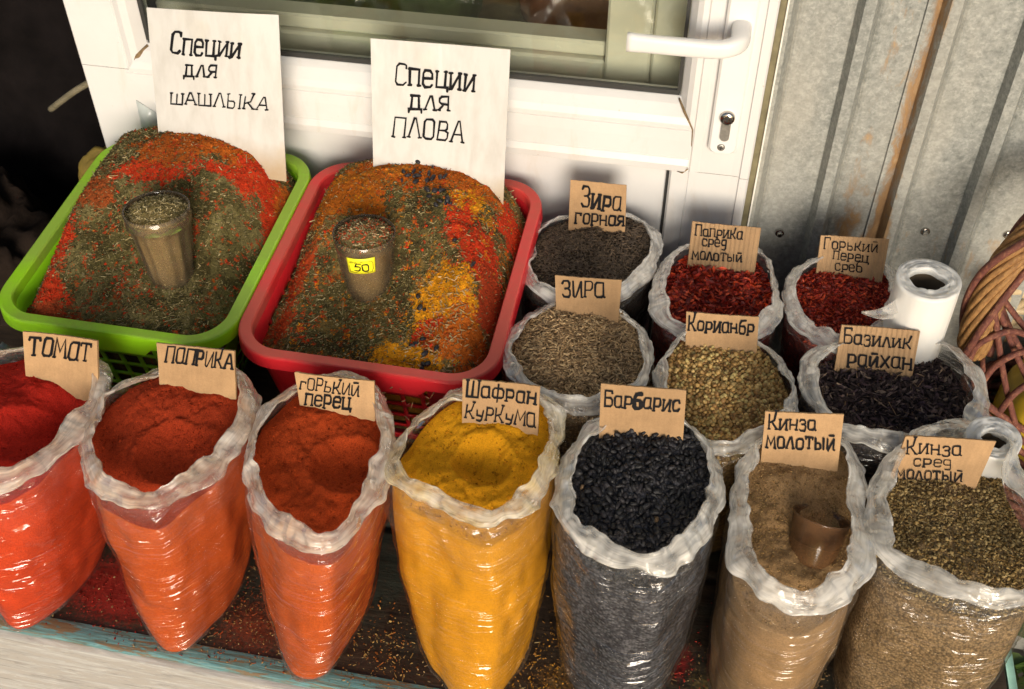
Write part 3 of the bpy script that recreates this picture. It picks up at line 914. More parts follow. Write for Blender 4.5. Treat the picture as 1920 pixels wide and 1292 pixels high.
G('Ь', .5, [(.02, 1), (.02, 0), (.38, 0), (.48, .12), (.48, .4), (.38, .5), (.02, .5)], [(-.06, 1), (.1, 1)])
G('Й', .58, [(.02, .95), (.02, .1), (.1, 0), (.2, .04), (.54, .9)], [(.54, .95), (.54, 0), (.64, 0)], [(.14, 1.2), (.5, 1.2)])
G('З', .48, [(0, .84), (.08, 1), (.36, 1), (.46, .88), (.46, .64), (.36, .53), (.16, .52)], [(.36, .53), (.48, .4), (.48, .12), (.38, 0), (.08, 0), (-.02, .14)])
G('Б', .54, [(.52, .84), (.5, 1), (.02, 1), (.02, 0), (.42, 0), (.54, .12), (.54, .42), (.42, .54), (.02, .54)])
G('Г', .5, [(.02, 0), (.02, 1), (.5, 1), (.5, .82)], [(-.05, 0), (.1, 0)])
# letters drawn at the lower height
G('п', .5, [(.02, 0), (.02, X), (.48, X), (.48, 0)], [(-.05, X), (.06, X)], [(-.05, 0), (.09, 0)], [(.42, 0), (.56, 0)])
G('е', .46, [(.0, .36), (.46, .36), (.46, .56), (.36, X), (.1, X), (0, .56), (0, .12), (.1, 0), (.36, 0), (.46, .1)])
G('ц', .52, [(.02, X), (.02, 0), (.58, 0), (.58, -.16)], [(.46, X), (.46, 0)], [(-.04, X), (.09, X)], [(.4, X), (.53, X)])
G('и', .52, [(.02, X), (.02, 0), (.1, .02), (.46, X - .04)], [(.48, X), (.48, 0)], [(-.05, X), (.09, X)], [(.41, X), (.55, X)], [(-.05, 0), (.08, 0)], [(.42, 0), (.56, 0)])
G('ш', .6, [(.0, X), (.0, 0), (.6, 0), (.6, X)], [(.3, X), (.3, 0)])
G('д', .56, [(-.04, -.16), (-.04, 0), (.58, 0), (.58, -.16)], [(.08, 0), (.14, X), (.44, X), (.46, 0)], [(.06, X), (.5, X)])
G('л', .5, [(0, 0), (.2, X), (.3, X), (.48, 0)], [(-.06, 0), (.07, 0)], [(.42, 0), (.56, 0)])
G('я', .5, [(.46, 0), (.46, X), (.12, X), (.02, .56), (.02, .4), (.12, .3), (.46, .3)], [(.24, .3), (.0, 0)], [(-.06, 0), (.07, 0)], [(.4, 0), (.54, 0)])
G('а', .5, [(.46, X), (.1, X), (0, .56), (0, .12), (.1, 0), (.34, 0), (.46, .12)], [(.46, X), (.46, .04), (.54, 0)])
G('р', .48, [(.02, -.06), (.02, X), (.38, X), (.47, .56), (.47, .3), (.38, .2), (.02, .2)], [(-.05, -.06), (.1, -.06)])
G('о', .46, [(.1, 0), (0, .1), (0, .56), (.1, X), (.36, X), (.46, .56), (.46, .1), (.36, 0), (.1, 0)])
G('ь', .44, [(.02, X), (.02, 0), (.34, 0), (.43, .08), (.43, .28), (.34, .36), (.02, .36)])
G('й', .52, [(.02, X), (.02, .06), (.1, 0), (.46, X - .06)], [(.48, X), (.48, .02), (.56, 0)], [(.12, .88), (.46, .88)])
G('ф', .66, [(.33, .95), (.33, -.22)], [(.1, .06), (0, .16), (0, .54), (.1, X), (.56, X), (.66, .54), (.66, .16), (.56, .06), (.1, .06)])
G('н', .5, [(.02, X), (.02, 0)], [(.48, X), (.48, 0)], [(.02, .34), (.48, .34)], [(-.05, X), (.08, X)], [(.41, 0), (.56, 0)])
G('у', .5, [(.02, X), (.06, .3), (.4, .26)], [(.48, X), (.42, 0), (.3, -.1), (.08, -.08)])
G('к', .5, [(.02, X), (.02, 0)], [(.02, .3), (.34, .44), (.46, .9)], [(.18, .36), (.5, 0)], [(-.05, 0), (.08, 0)])
G('м', .6, [(0, 0), (.06, X), (.3, .2), (.54, X), (.6, 0)], [(-.05, 0), (.08, 0)], [(.53, 0), (.67, 0)])
G('б', .5, [(.5, .98), (.14, .94), (.02, .72), (0, .12), (.1, 0), (.38, 0), (.48, .1), (.48, .42), (.38, .54), (.04, .54)])
G('с', .44, [(.44, .52), (.4, X), (.1, X), (0, .56), (0, .12), (.1, 0), (.36, 0), (.45, .14)])
G('з', .42, [(0, .56), (.08, X), (.32, X), (.4, .58), (.4, .44), (.3, .36), (.14, .35)], [(.3, .36), (.42, .26), (.42, .02), (.34, -.1), (.08, -.1), (0, 0)])
G('г', .44, [(.02, 0), (.02, X), (.42, X), (.42, .56)], [(-.05, 0), (.09, 0)])
G('т', .5, [(.25, X), (.25, 0)], [(0, .56), (0, X), (.5, X), (.5, .56)], [(.17, 0), (.33, 0)])
G('ы', .66, [(.02, X), (.02, 0), (.3, 0), (.38, .08), (.38, .28), (.3, .36), (.02, .36)], [(.6, X), (.6, 0)])
G('х', .5, [(0, X), (.5, 0)], [(.5, X), (0, 0)])
# italic d written like a Latin g
G('ԁ', .46, [(.44, X), (.1, X), (0, .56), (0, .3), (.1, .2), (.42, .2)], [(.44, X), (.44, -.1), (.34, -.22), (.06, -.2)])
# capital-height round a
G('ɑ', .58, [(.54, 1), (.12, 1), (0, .86), (0, .14), (.12, 0), (.42, 0), (.54, .14)], [(.54, 1), (.54, .04), (.64, 0)])
G('5', .46, [(.44, 1), (.1, 1), (.04, .58), (.32, .6), (.44, .48), (.42, .14), (.3, 0), (.0, .04)])
G('0', .5, [(.12, 0), (0, .14), (.02, .8), (.14, .92), (.4, .9), (.5, .74), (.48, .12), (.36, 0), (.12, 0)])
G('Ц', .5, [(0, 1), (0, 0), (.54, 0), (.54, -.2)], [(.44, 1), (.44, 0)])
G(' ', .3)

def text_strokes(text, a, b, h, bold=0.11, seed=0, track=0.2):
    """strokes in photo-plane units along the base line a->b; h = capital height"""
    r = np.random.default_rng(seed)
    adv = [GL[c][0] + track for c in text]
    tot = sum(adv) - track
    a, b = np.array(a, float), np.array(b, float)
    L = np.linalg.norm(b - a)
    ex = (b - a) / L
    ey = np.array((ex[1], -ex[0]))
    sx = L / tot
    x, out = 0.0, []
    for c in text:
        jy = r.normal(0, 0.025); rot = r.normal(0, 0.04); k = 1 + r.normal(0, 0.05)
        w = bold * h * (1 + r.normal(0, 0.11))
        if c == 'б' and text.startswith('Барб'): w *= 1.9
        for s in GL[c][1]:
            q = s.copy() + r.normal(0, 0.008, s.shape)
            qx = x + q[:, 0] + rot * q[:, 1] * -1
            qy = q[:, 1] * k + jy
            out.append((a + np.outer(qx * sx, ex) + np.outer(qy * h, ey), w))
        x += GL[c][0] + track
    return out

def ribbon(mb, P, w, nrm):
    """a flat marker stroke on a plane; P (n,3), w width in metres"""
    P = np.asarray(P, float)
    seg = np.linalg.norm(np.diff(P, axis=0), axis=1)
    keep = np.concatenate([[True], seg > 1e-6])
    P = P[keep]
    if len(P) < 2: return
    T = np.gradient(P, axis=0)
    d = np.diff(P, axis=0); d /= np.linalg.norm(d, axis=1)[:, None]
    side = np.zeros_like(P)
    for i in range(len(P)):
        d0 = d[max(i - 1, 0)]; d1 = d[min(i, len(d) - 1)]
        n0 = np.cross(nrm, d0); n1 = np.cross(nrm, d1)
        m = n0 + n1
        l = np.linalg.norm(m)
        m = n1 if l < 0.3 else m / l
        side[i] = m / max(0.55, m @ n1)
    e0, e1 = P[0] - d[0] * w * 0.4, P[-1] + d[-1] * w * 0.4
    wl = 1 + 0.22 * np.sin(np.arange(len(P)) * 1.9 + P[0, 0] * 900)
    side = side * wl[:, None]
    Q = np.concatenate([[e0], P, [e1]])
    S = np.concatenate([[side[0] * 0.55], side, [side[-1] * 0.55]])
    V = np.concatenate([Q + S * w / 2, Q - S * w / 2])
    n = len(Q)
    i = np.arange(n - 1)
    mb.add(V, np.stack([i + n, i + n + 1, i + 1, i], -1))

def make_card(name, label, cat, quad, y0, z0, lean, lines, mat, thick=0.003, sink=0.0, group=None, seed=1, curl=0.0, bold=0.12, cut=True):
    """a leaning card through the four corners TL,TR,BR,BL; sink = how much longer it runs into the spice"""
    f = lambda p: at_lean(p[0], p[1], y0, z0, lean)
    TL, TR, BR, BL = [f(p) for p in quad]
    dn = (BL - TL); dn2 = (BR - TR)
    BL = TL + dn * (1 + sink / np.linalg.norm(dn)); BR = TR + dn2 * (1 + sink / np.linalg.norm(dn2))
    nrm = np.cross(TR - TL, TL - BL); nrm /= np.linalg.norm(nrm)
    if nrm[1] > 0: nrm = -nrm
    r = np.random.default_rng(seed)
    nu, nv = 24, 16
    U, Vv = np.meshgrid(np.linspace(0, 1, nu), np.linspace(0, 1, nv))
    Pm = TL * ((1 - U) * (1 - Vv))[..., None] + TR * (U * (1 - Vv))[..., None] + BR * (U * Vv)[..., None] + BL * ((1 - U) * Vv)[..., None]
    W = np.linalg.norm(TR - TL)
    bend = curl * (4 * U * (1 - U)) + 0.0006 * vnoise(xyz(U * 3, Vv * 3, seed * 3.7), 2)
    jag = 0.00018 * r.normal(size=nu) * (1 if cut else 0)
    Pm = Pm + nrm * bend[..., None]
    dv = dn / np.linalg.norm(dn)
    Pm = Pm + dv * (jag[None, :] * (Vv < 0.01))[..., None]
    fr = (Pm + nrm * thick / 2).reshape(-1, 3); bk = (Pm - nrm * thick / 2).reshape(-1, 3)
    k = nu * nv
    idx = np.arange(k).reshape(nv, nu)
    ring = np.concatenate([idx[0], idx[1:, -1], idx[-1, -2::-1], idx[-2:0:-1, 0]]); nx = np.roll(ring, -1)
    F = [grid_faces(nv, nu)[:, ::-1], grid_faces(nv, nu) + k, np.stack([ring, nx, nx + k, ring + k], -1)]
    base = (BL + BR) / 2
    ac = np.tile((U * W).reshape(-1), 2)
    dn_ = np.tile(Vv.reshape(-1), 2)
    o = mk(name, np.concatenate([fr, bk]), F, mat, loc=tuple(base), smooth=False, attrs={'across': ac, 'down': dn_})
    tag(o, label, cat, group)
    mb = MB()
    q = np.array([quad[0], quad[1], quad[2], quad[3]], float)
    lay = 0
    for (text, a, b, h) in lines:
        for s, w in text_strokes(text, a, b, h, bold, seed + len(text) * 7 + lay):
            # resample so the stroke follows the card
            pts = np.array([f(p) for p in s])
            ctr = np.array(s).mean(0)
            scale = np.linalg.norm(f((ctr[0] + 1, ctr[1])) - f(ctr))
            if curl:
                uu = np.clip(((pts - TL) @ (TR - TL)) / W ** 2, 0, 1)
                pts = pts + nrm * (curl * 4 * uu * (1 - uu))[:, None]
            lay += 1
            ribbon(mb, pts + nrm * (thick / 2 + 0.0009 + 0.000012 * (lay % 40)), w * scale, nrm)
    if mb.n:
        mb.build('lettering', M['ink'], o, smooth=False)
    return o, (TL, TR, BR, BL, nrm)

def m_paper():
    m, nt, p, out = mat_new('laminated_paper')
    a = nd(nt, 'ShaderNodeAttribute', attribute_name='across')
    d = nd(nt, 'ShaderNodeAttribute', attribute_name='down')
    v = mapped(nt)
    f = noise(nt, mapped(nt, (1, 1, 0.12)), 70, 5, 0.6)
    g = noise(nt, v, 22, 5, 0.6)
    c = ramp(nt, f, [(0.3, (0.50, 0.485, 0.455)), (0.6, (0.575, 0.565, 0.54))])
    k = ramp(nt, g, [(0.55, (0, 0, 0)), (0.8, (0.35, 0.35, 0.35))])
    cc = mixc(nt, k.outputs[0], c.outputs[0], (0.60, 0.55, 0.42))
    # spice dust rubbed on at the foot
    s = ramp(nt, math_n(nt, 'ADD', d.outputs['Fac'], math_n(nt, 'MULTIPLY', math_n(nt, 'SUBTRACT', g, 0.5), 0.22)), [(0.74, (0, 0, 0)), (0.98, (0.85, 0.85, 0.85))])
    cc = mixc(nt, s.outputs[0], cc, (0.36, 0.25, 0.13))
    nt.links.new(cc, p.inputs['Base Color'])
    p.inputs['Roughness'].default_value = 0.34
    cr = nd(nt, 'ShaderNodeTexVoronoi', Scale=7, feature='DISTANCE_TO_EDGE')
    nt.links.new(mapped(nt, (1, 1, 0.4)), cr.inputs['Vector'])
    ck = ramp(nt, cr.outputs['Distance'], [(0.0, (0, 0, 0)), (0.025, (1, 1, 1))])
    nt.links.new(bump(nt, math_n(nt, 'ADD', ck.outputs[0], g), 0.12, 0.0012), p.inputs['Normal'])
    return m
M['paper'] = m_paper()

SIGN = 'white paper price signs behind the spice heaps'
make_card('paper_sign', 'white paper sign with three handwritten lines stuck in the green basket heap', 'sign', [(275, 14), (522, 28), (535, 295), (298, 253)], -0.06, 0.38, 18,
          [('Специи', (323, 98), (451, 107), 40), ('для', (349, 141), (408, 145), 31), ('ШАШЛЫКА', (322, 193), (502, 205), 23)], M['paper'], 0.0015, 0.03, SIGN, 3, 0.003, 0.105, False)
make_card('paper_sign', 'white paper sign with three handwritten lines stuck in the red basket heap', 'sign', [(695, 72), (957, 93), (945, 352), (700, 312)], -0.06, 0.38, 18,
          [('Специи', (741, 158), (889, 170), 44), ('для', (768, 204), (842, 209), 37), ('ПЛОВА', (737, 255), (867, 267), 35)], M['paper'], 0.0015, 0.03, SIGN, 5, -0.002, 0.10, False)

# ------------------------------------------------------------------ loose grains: many pieces gathered into one mesh
def rot_rand(n, r, tilt=0.45, nrm=None):
    """random rotation: long axis x lies roughly in the ground plane"""
    yaw = r.uniform(0, 2 * math.pi, n); pit = r.normal(0, tilt, n); rol = r.uniform(0, 2 * math.pi, n)
    cy, sy, cp, sp, cr, sr = np.cos(yaw), np.sin(yaw), np.cos(pit), np.sin(pit), np.cos(rol), np.sin(rol)
    Rm = np.empty((n, 3, 3))
    Rm[:, 0, 0] = cy * cp; Rm[:, 0, 1] = cy * sp * sr - sy * cr; Rm[:, 0, 2] = cy * sp * cr + sy * sr
    Rm[:, 1, 0] = sy * cp; Rm[:, 1, 1] = sy * sp * sr + cy * cr; Rm[:, 1, 2] = sy * sp * cr - cy * sr
    Rm[:, 2, 0] = -sp; Rm[:, 2, 1] = cp * sr; Rm[:, 2, 2] = cp * cr
    return Rm

def ico(sub):
    t = (1 + 5 ** 0.5) / 2
    V = [(-1, t, 0), (1, t, 0), (-1, -t, 0), (1, -t, 0), (0, -1, t), (0, 1, t), (0, -1, -t), (0, 1, -t), (t, 0, -1), (t, 0, 1), (-t, 0, -1), (-t, 0, 1)]
    F = [(0, 11, 5), (0, 5, 1), (0, 1, 7), (0, 7, 10), (0, 10, 11), (1, 5, 9), (5, 11, 4), (11, 10, 2), (10, 7, 6), (7, 1, 8), (3, 9, 4), (3, 4, 2), (3, 2, 6), (3, 6, 8), (3, 8, 9), (4, 9, 5), (2, 4, 11), (6, 2, 10), (8, 6, 7), (9, 8, 1)]
    V = [np.array(v, float) / np.linalg.norm(v) for v in V]
    for _ in range(sub):
        cache, F2 = {}, []
        def mid(a, b):
            k = (min(a, b), max(a, b))
            if k not in cache:
                m = V[a] + V[b]; V.append(m / np.linalg.norm(m)); cache[k] = len(V) - 1
            return cache[k]
        for a, b, c in F:
            ab, bc, ca = mid(a, b), mid(b, c), mid(c, a)
            F2 += [(a, ab, ca), (b, bc, ab), (c, ca, bc), (ab, bc, ca)]
        F = F2
    return np.array(V), np.array(F)

def tmpl(kind):
    if kind == 'ball':
        return ico(1)
    if kind == 'raisin':
        V, F = ico(2)
        V = V * (1 + 0.16 * fbm(V * 2.4, 3, 4))[:, None]
        V = V * (1 - 0.12 * np.abs(np.sin(np.arctan2(V[:, 2], V[:, 1]) * 3)))[:, None]
        return V, F
    if kind == 'seed':                                   # cumin: a slender spindle, slightly bent
        x = np.array([-1, -0.55, 0.1, 0.65, 1.0]); r = np.array([0.15, 0.85, 1.0, 0.75, 0.1])
        th = np.linspace(0, 2 * math.pi, 5, endpoint=False)
        V = np.stack([np.repeat(x[:, None], 5, 1), r[:, None] * np.cos(th) + 0.35 * (x[:, None] ** 2), r[:, None] * np.sin(th)], -1).reshape(-1, 3)
        return V, grid_faces(5, 5, True)
    if kind == 'flake':                                  # a small curled leaf scrap
        V = np.array([(-1, 0, 0), (-.4, -.7, .25), (-.4, .6, .3), (.4, -.6, .3), (.45, .7, .2), (1, .1, -.15), (0, 0, -.15)])
        F = np.array([(0, 1, 6), (0, 6, 2), (1, 3, 6), (2, 6, 4), (3, 5, 6), (6, 5, 4)])
        return V, F
    if kind == 'sliver':                                 # a chip of stem
        V = np.array([(-1, -1, 0), (-1, .8, .3), (-1, .1, -1), (1, -.8, .2), (1, .7, .4), (1, .0, -.9)])
        F = np.array([(0, 3, 4), (0, 4, 1), (1, 4, 5), (1, 5, 2), (2, 5, 3), (2, 3, 0), (0, 1, 2), (3, 5, 4)])
        return V, F
    if kind == 'chip':
        V, F = ico(0)
        V = V * np.array((1, .8, .45)) * (1 + 0.25 * vnoise(V * 2.1, 6))[:, None]
        return V, F

def pieces(name, pos, kind, size, cols, mat, parent, seed=0, tilt=0.4, smooth=True, jit=0.25, probs=None):
    """size = (length, width, height) half extents in metres"""
    r = np.random.default_rng(seed)
    V0, F0 = tmpl(kind)
    n, k = len(pos), len(V0)
    sc_ = np.array(size)[None] * (1 + r.normal(0, jit, (n, 1)).clip(-0.55, 0.9)) * (1 + r.normal(0, 0.15, (n, 3)).clip(-0.4, 0.4))
    Vs = V0[None] * sc_[:, None]
    Rm = rot_rand(n, r, tilt)
    V = np.einsum('nij,nkj->nki', Rm, Vs) + pos[:, None]
    F = (F0[None] + (np.arange(n) * k)[:, None, None]).reshape(-1, F0.shape[1])
    cols = np.asarray(cols, float)
    if len(cols) == n and probs is None and n > 12:
        c = cols
    else:
        c = cols[r.choice(len(cols), n, p=probs)]
    c = c * (1 + r.normal(0, 0.16, (n, 1))).clip(0.5, 1.6)
    o = mk(name, V.reshape(-1, 3), F, mat, parent, smooth=smooth, attrs={'piece_colour': np.repeat(c, k, 0)})
    o['kind'] = 'stuff'
    return o

# ------------------------------------------------------------------ baskets of mixed spices
def rr_path(x0, x1, y0, y1, r, per=14):
    """rounded rectangle, counter-clockwise from the front edge's left end; returns points and outward normals"""
    pts, nr = [], []
    for cx, cy, a0 in ((x0 + r, y0 + r, 180), (x1 - r, y0 + r, 270), (x1 - r, y1 - r, 0), (x0 + r, y1 - r, 90)):
        for i in range(per + 1):
            a = R(a0 + 90 * i / per)
            pts.append((cx + r * math.cos(a), cy + r * math.sin(a))); nr.append((math.cos(a), math.sin(a)))
    pts, nr = np.array(pts), np.array(nr)
    P2, N2 = [], []
    m = len(pts)
    for i in range(m):
        P2.append(pts[i]); N2.append(nr[i])
        j = (i + 1) % m
        L = np.linalg.norm(pts[j] - pts[i])
        if L > 0.02:
            k = int(L / 0.0045)
            for q in range(1, k):
                P2.append(pts[i] + (pts[j] - pts[i]) * q / k); N2.append(nr[i])
    return np.array(P2), np.array(N2)

def make_basket(label, mats, x0, x1, y0, y1, zf, zb, notch):
    t = thing('plastic_basket', label, 'basket', ((x0 + x1) / 2, (y0 + y1) / 2, zf - 0.15), 'lattice plastic baskets of mixed spices')
    zat = lambda y: zf + (zb - zf) * (y - y0) / (y1 - y0)
    # rim: flat flange, rolled down outside; the centre of the front and back hangs lower
    P, N = rr_path(x0 + 0.010, x1 - 0.010, y0 + 0.010, y1 - 0.010, 0.042)
    z = zat(P[:, 1])
    u = (P[:, 0] - x0) / (x1 - x0)
    low = np.clip((u - notch[0]) / 0.03, 0, 1) * np.clip((notch[1] - u) / 0.03, 0, 1) * (np.abs(N[:, 1]) > 0.95)
    prof = [(-0.0045, -0.012, 0), (-0.0042, -0.001, 0), (-0.0028, 0.0012, 0), (0.0085, 0.0016, 0), (0.0100, 0.0008, 0), (0.0110, -0.0015, 0.3), (0.0120, -0.0145, 1), (0.0105, -0.0150, 1), (0.0095, -0.003, 0.5), (0.002, -0.002, 0), (-0.0028, -0.012, 0)]
    V = np.stack([np.column_stack([P + N * a, z + b - 0.009 * low * c]) for a, b, c in prof], 0)
    dust = np.stack([np.full(len(P), d) for d in (0.6, 0.8, 0.9, 0.95, 0.7, 0.3, 0.1, 0, 0, 0, 0)], 0)
    dust = dust * (0.5 + 0.9 * (vnoise(xyz(P[:, 0] * 22, P[:, 1] * 22), 3)[None] * 0.5 + 0.5))
    F = grid_faces(len(prof), len(P), True)
    rim = mk('rim', V.reshape(-1, 3), F, mats[0], t, False, attrs={'dust': dust.reshape(-1)})
    # walls: lattice with solid corners
    P, N = rr_path(x0 + 0.012, x1 - 0.012, y0 + 0.012, y1 - 0.012, 0.040)
    m = len(P)
    depth, taper = 0.135, 0.028
    rows = [0.0, 0.018, 0.023, 0.040, 0.0445, 0.0615, 0.066, 0.083, 0.0875, 0.1045, 0.109, 0.125, 0.135]
    V = np.stack([np.column_stack([P - N * (taper * d / depth), zat(P[:, 1]) - 0.006 - d]) for d in rows], 0).reshape(-1, 3)
    F = grid_faces(len(rows), m, True).reshape(len(rows) - 1, m, 4)
    keep = np.ones((len(rows) - 1, m), bool)
    flat = (np.abs(N).max(1) > 0.9999)
    run = np.zeros(m, int)
    c = 0
    for i in range(m):
        c = c + 1 if flat[i] and flat[(i + 1) % m] else 0
        run[i] = c
    # bar pattern: four steps hole, one step bar, after a solid start of four steps
    hole = (run > 5) & ((run % 5) != 0)
    for i in range(m):
        k = i
        if hole[i]:
            ahead = [flat[(i + j) % m] for j in range(1, 7)]
            if not all(ahead): hole[i] = False
    for j in range(1, len(rows) - 2):
        if j % 2 == 0:
            keep[j] = ~hole
    mk('lattice_wall', V, F[keep], mats[1], t, thick=0.0022, attrs={'dust': np.full(len(V), 0.25)})
    P2 = P - N * (taper + 0.0012)
    V = np.concatenate([np.column_stack([P2, zat(P2[:, 1]) - 0.1385])])
    mk('basket_floor', V, [np.array([np.arange(m)])], mats[1], t, attrs={'dust': np.full(len(V), 0.2)}, thick=0.002)
    return t, zat

green = [m_plastic('green_plastic', (0.33, 0.72, 0.014), (0.28, 0.27, 0.09), 0.5), m_plastic('green_plastic_wall', (0.28, 0.68, 0.014), (0.2, 0.2, 0.06))]
red = [m_plastic('red_plastic', (0.74, 0.026, 0.036), (0.42, 0.15, 0.09), 0.5), m_plastic('red_plastic_wall', (0.62, 0.018, 0.026), (0.35, 0.15, 0.08))]
GB = (-0.750, -0.4675, -0.341, -0.006)
RB = (-0.4645, -0.1730, -0.343, -0.008)
ZF, ZBK = 0.236, 0.265
make_basket('lime green plastic lattice basket heaped with green herb and red spice mix', green, *GB, ZF, ZBK, (0.22, 0.70))
make_basket('red plastic lattice basket with dusty chipped rim heaped with orange spice mix', red, *RB, ZF, ZBK, (0.35, 0.76))

# what the baskets stand on
mb = MB()
mb.box((-0.70, -0.30, 0.004), (-0.21, -0.06, 0.022), 0.002)
mb.box((-0.70, -0.30, 0.0835), (-0.21, -0.06, 0.099), 0.002)
for bx in (-0.70, -0.47, -0.232):
    mb.box((bx, -0.295, 0.0225), (bx + 0.022, -0.065, 0.083), 0.002)
tag(mb.build('wooden_crate', m_wood('dark_crate_wood', [(0.3, (0.03, 0.02, 0.013)), (0.7, (0.09, 0.06, 0.035))]), smooth=False, loc=(-0.45, -0.18, 0.0)), 'dark low wooden crate under both plastic baskets', 'crate')

HERB = [(0.17, 0.135, 0.05), (0.24, 0.19, 0.075), (0.10, 0.085, 0.03), (0.36, 0.29, 0.14), (0.07, 0.06, 0.025), (0.46, 0.37, 0.20), (0.15, 0.15, 0.045)]
HP = [0.24, 0.2, 0.2, 0.13, 0.12, 0.05, 0.06]
REDP, ORNG, YELL = (0.56, 0.045, 0.013), (0.48, 0.115, 0.014), (0.70, 0.29, 0.012)

def make_heap(name, label, B, zat, hfun, patches, base_cols, seed, nherb):
    """spice heap in a basket: surface grid plus loose herb pieces; patches = (x, y, rx, ry, colour, strength)"""
    x0, x1, y0, y1 = B
    r = np.random.default_rng(seed)
    nx, ny = 230, 260
    i = 0.0165
    U, W = np.meshgrid(np.linspace(-1, 1, nx), np.linspace(-1, 1, ny))
    # squircle map keeps the corners round
    pw = 10
    nn = (np.abs(U) ** pw + np.abs(W) ** pw) ** (1 / pw)
    mx = np.maximum(np.abs(U), np.abs(W)); k = np.where(nn > 0, mx / np.maximum(nn, 1e-9), 1)
    hx, hy = (x1 - x0) / 2 - i, (y1 - y0) / 2 - i
    X, Y = (x0 + x1) / 2 + U * k * hx, (y0 + y1) / 2 + W * k * hy
    def zfun(X, Y):
        ex = np.minimum(X - x0, x1 - X); ey = y1 - Y
        fall = 0.085 * np.clip(1 - ex / 0.060, 0, 1) ** 2 + 0.09 * np.clip(1 - ey / 0.065, 0, 1) ** 2
        fl = zat(Y) - 0.030
        zz = hfun(X, Y) - fall
        zz = np.where(zz < fl, fl + (zz - fl) * 0.12, zz)
        return zz + 0.004 * fbm(xyz(X * 26, Y * 26), 3, seed) + 0.0016 * fbm(xyz(X * 130, Y * 130), 3, seed + 5)
    rc = np.random.default_rng(seed + 99)
    def col(X, Y):
        c = np.zeros(np.shape(X) + (3,)) + np.array(base_cols[0])
        g = fbm(xyz(X * 40, Y * 40), 4, seed + 20)[..., None]
        c = np.where(g > 0.12, np.array(base_cols[1]), c)
        c = np.where(g < -0.2, np.array(base_cols[2]), c)
        m = np.zeros(np.shape(X))
        for (px, py, rx, ry, cc, st) in patches:
            d = ((X - px) / rx) ** 2 + ((Y - py) / ry) ** 2
            w = st * np.exp(-d) + 0.62 * fbm(xyz(X * 60, Y * 60, px * 50), 5, seed + 31, 0.6)
            pr = np.clip((w - 0.05) / 0.55, 0, 1) ** 1.9
            k = rc.uniform(0, 1, np.shape(X)) * 0.75 + 0.25 * (fbm(xyz(X * 260, Y * 260, 3), 2, seed + 37) + 0.5) < pr
            c = np.where(k[..., None], np.array(cc), c)
            m = np.where(k, 1.0, m)
        return c, m
    Z = zfun(X, Y)
    edge = np.maximum(np.abs(U), np.abs(W))
    C, Mk = col(X, Y)
    C = C * (1 + 0.25 * fbm(xyz(X * 200, Y * 200), 2, seed + 3))[..., None]
    top = np.stack([X, Y, Z], -1)
    idx = np.arange(nx * ny).reshape(ny, nx)
    ring = np.concatenate([idx[0], idx[1:, -1], idx[-1, -2::-1], idx[-2:0:-1, 0]]); nxt = np.roll(ring, -1)
    V = [top.reshape(-1, 3)]; cl = [C.reshape(-1, 3)]
    c0 = np.array([(x0 + x1) / 2, (y0 + y1) / 2])
    tv = top.reshape(-1, 3)[ring]
    low = tv.copy()
    low[:, :2] = c0 + (tv[:, :2] - c0) * 0.83
    low[:, 2] = np.minimum(zat(tv[:, 1]) - 0.130, tv[:, 2])
    V.append(low); cl.append(np.tile(np.array((0.10, 0.07, 0.03)), (len(low), 1)))
    nb = nx * ny
    k = np.arange(len(ring)); k2 = (k + 1) % len(ring)
    F = [grid_faces(ny, nx), np.stack([ring, nb + k, nb + k2, nxt], -1)]
    t = thing(name, label, 'spice mix', (c0[0], c0[1], float(zat(c0[1]) - 0.13)))
    t['kind'] = 'stuff'
    o = mk('ground_spice', np.concatenate(V), F, M['heap'], t, attrs={'piece_colour': np.concatenate(cl)})
    # loose pieces
    def scatter(n):
        u = r.uniform(-0.99, 0.99, (n, 2))
        return c0[0] + u[:, 0] * hx, c0[1] + u[:, 1] * hy
    px, py = scatter(nherb)
    c, m = col(px, py)
    keep = r.uniform(0, 1, len(px)) > np.where(m > 0, 0.62, 0.0)
    px, py, c, m = px[keep], py[keep], c[keep], m[keep]
    pos = np.column_stack([px, py, zfun(px, py) + 0.0004])
    hc = np.array(HERB)[r.choice(len(HERB), len(px), p=HP)]
    tint = r.uniform(0, 1, len(px)) < np.where(m > 0, 0.6, 0.12)
    hc = np.where(tint[:, None], c * 0.9, hc)
    a = r.uniform(0, 1, len(px)) < 0.6
    pieces('herb_pieces', pos[a], 'sliver', (0.0016, 0.00038, 0.00032), hc[a], M['loose'], t, seed + 1, 0.35, False, 0.45)
    pieces('herb_pieces', pos[~a], 'flake', (0.0011, 0.0009, 0.0006), hc[~a], M['loose'], t, seed + 2, 0.5, False, 0.4)
    # longer straw
    px, py = scatter(50)
    pieces('straw', np.column_stack([px, py, zfun(px, py) + 0.0012]), 'sliver', (0.0046, 0.00045, 0.0004), [(0.46, 0.38, 0.2), (0.36, 0.27, 0.12)], M['loose'], t, seed + 4, 0.25, False, 0.4)
    # clumps of powder on the patches
    px, py = scatter(5000)
    c, m = col(px, py)
    k = m > 0
    pos = np.column_stack([px[k], py[k], zfun(px[k], py[k]) - 0.0002])
    pieces('powder_clumps', pos, 'chip', (0.0015, 0.0013, 0.0012), c[k], M['heap'], t, seed + 6, 0.5, True, 0.5)
    return t, zfun, hfun

def W3(px, py, z):
    p = at_z(px, py, z); return p[0], p[1]

def zat_g(y): return ZF + (ZBK - ZF) * (y - GB[2]) / (GB[3] - GB[2])
def zat_r(y): return ZF + (ZBK - ZF) * (y - RB[2]) / (RB[3] - RB[2])

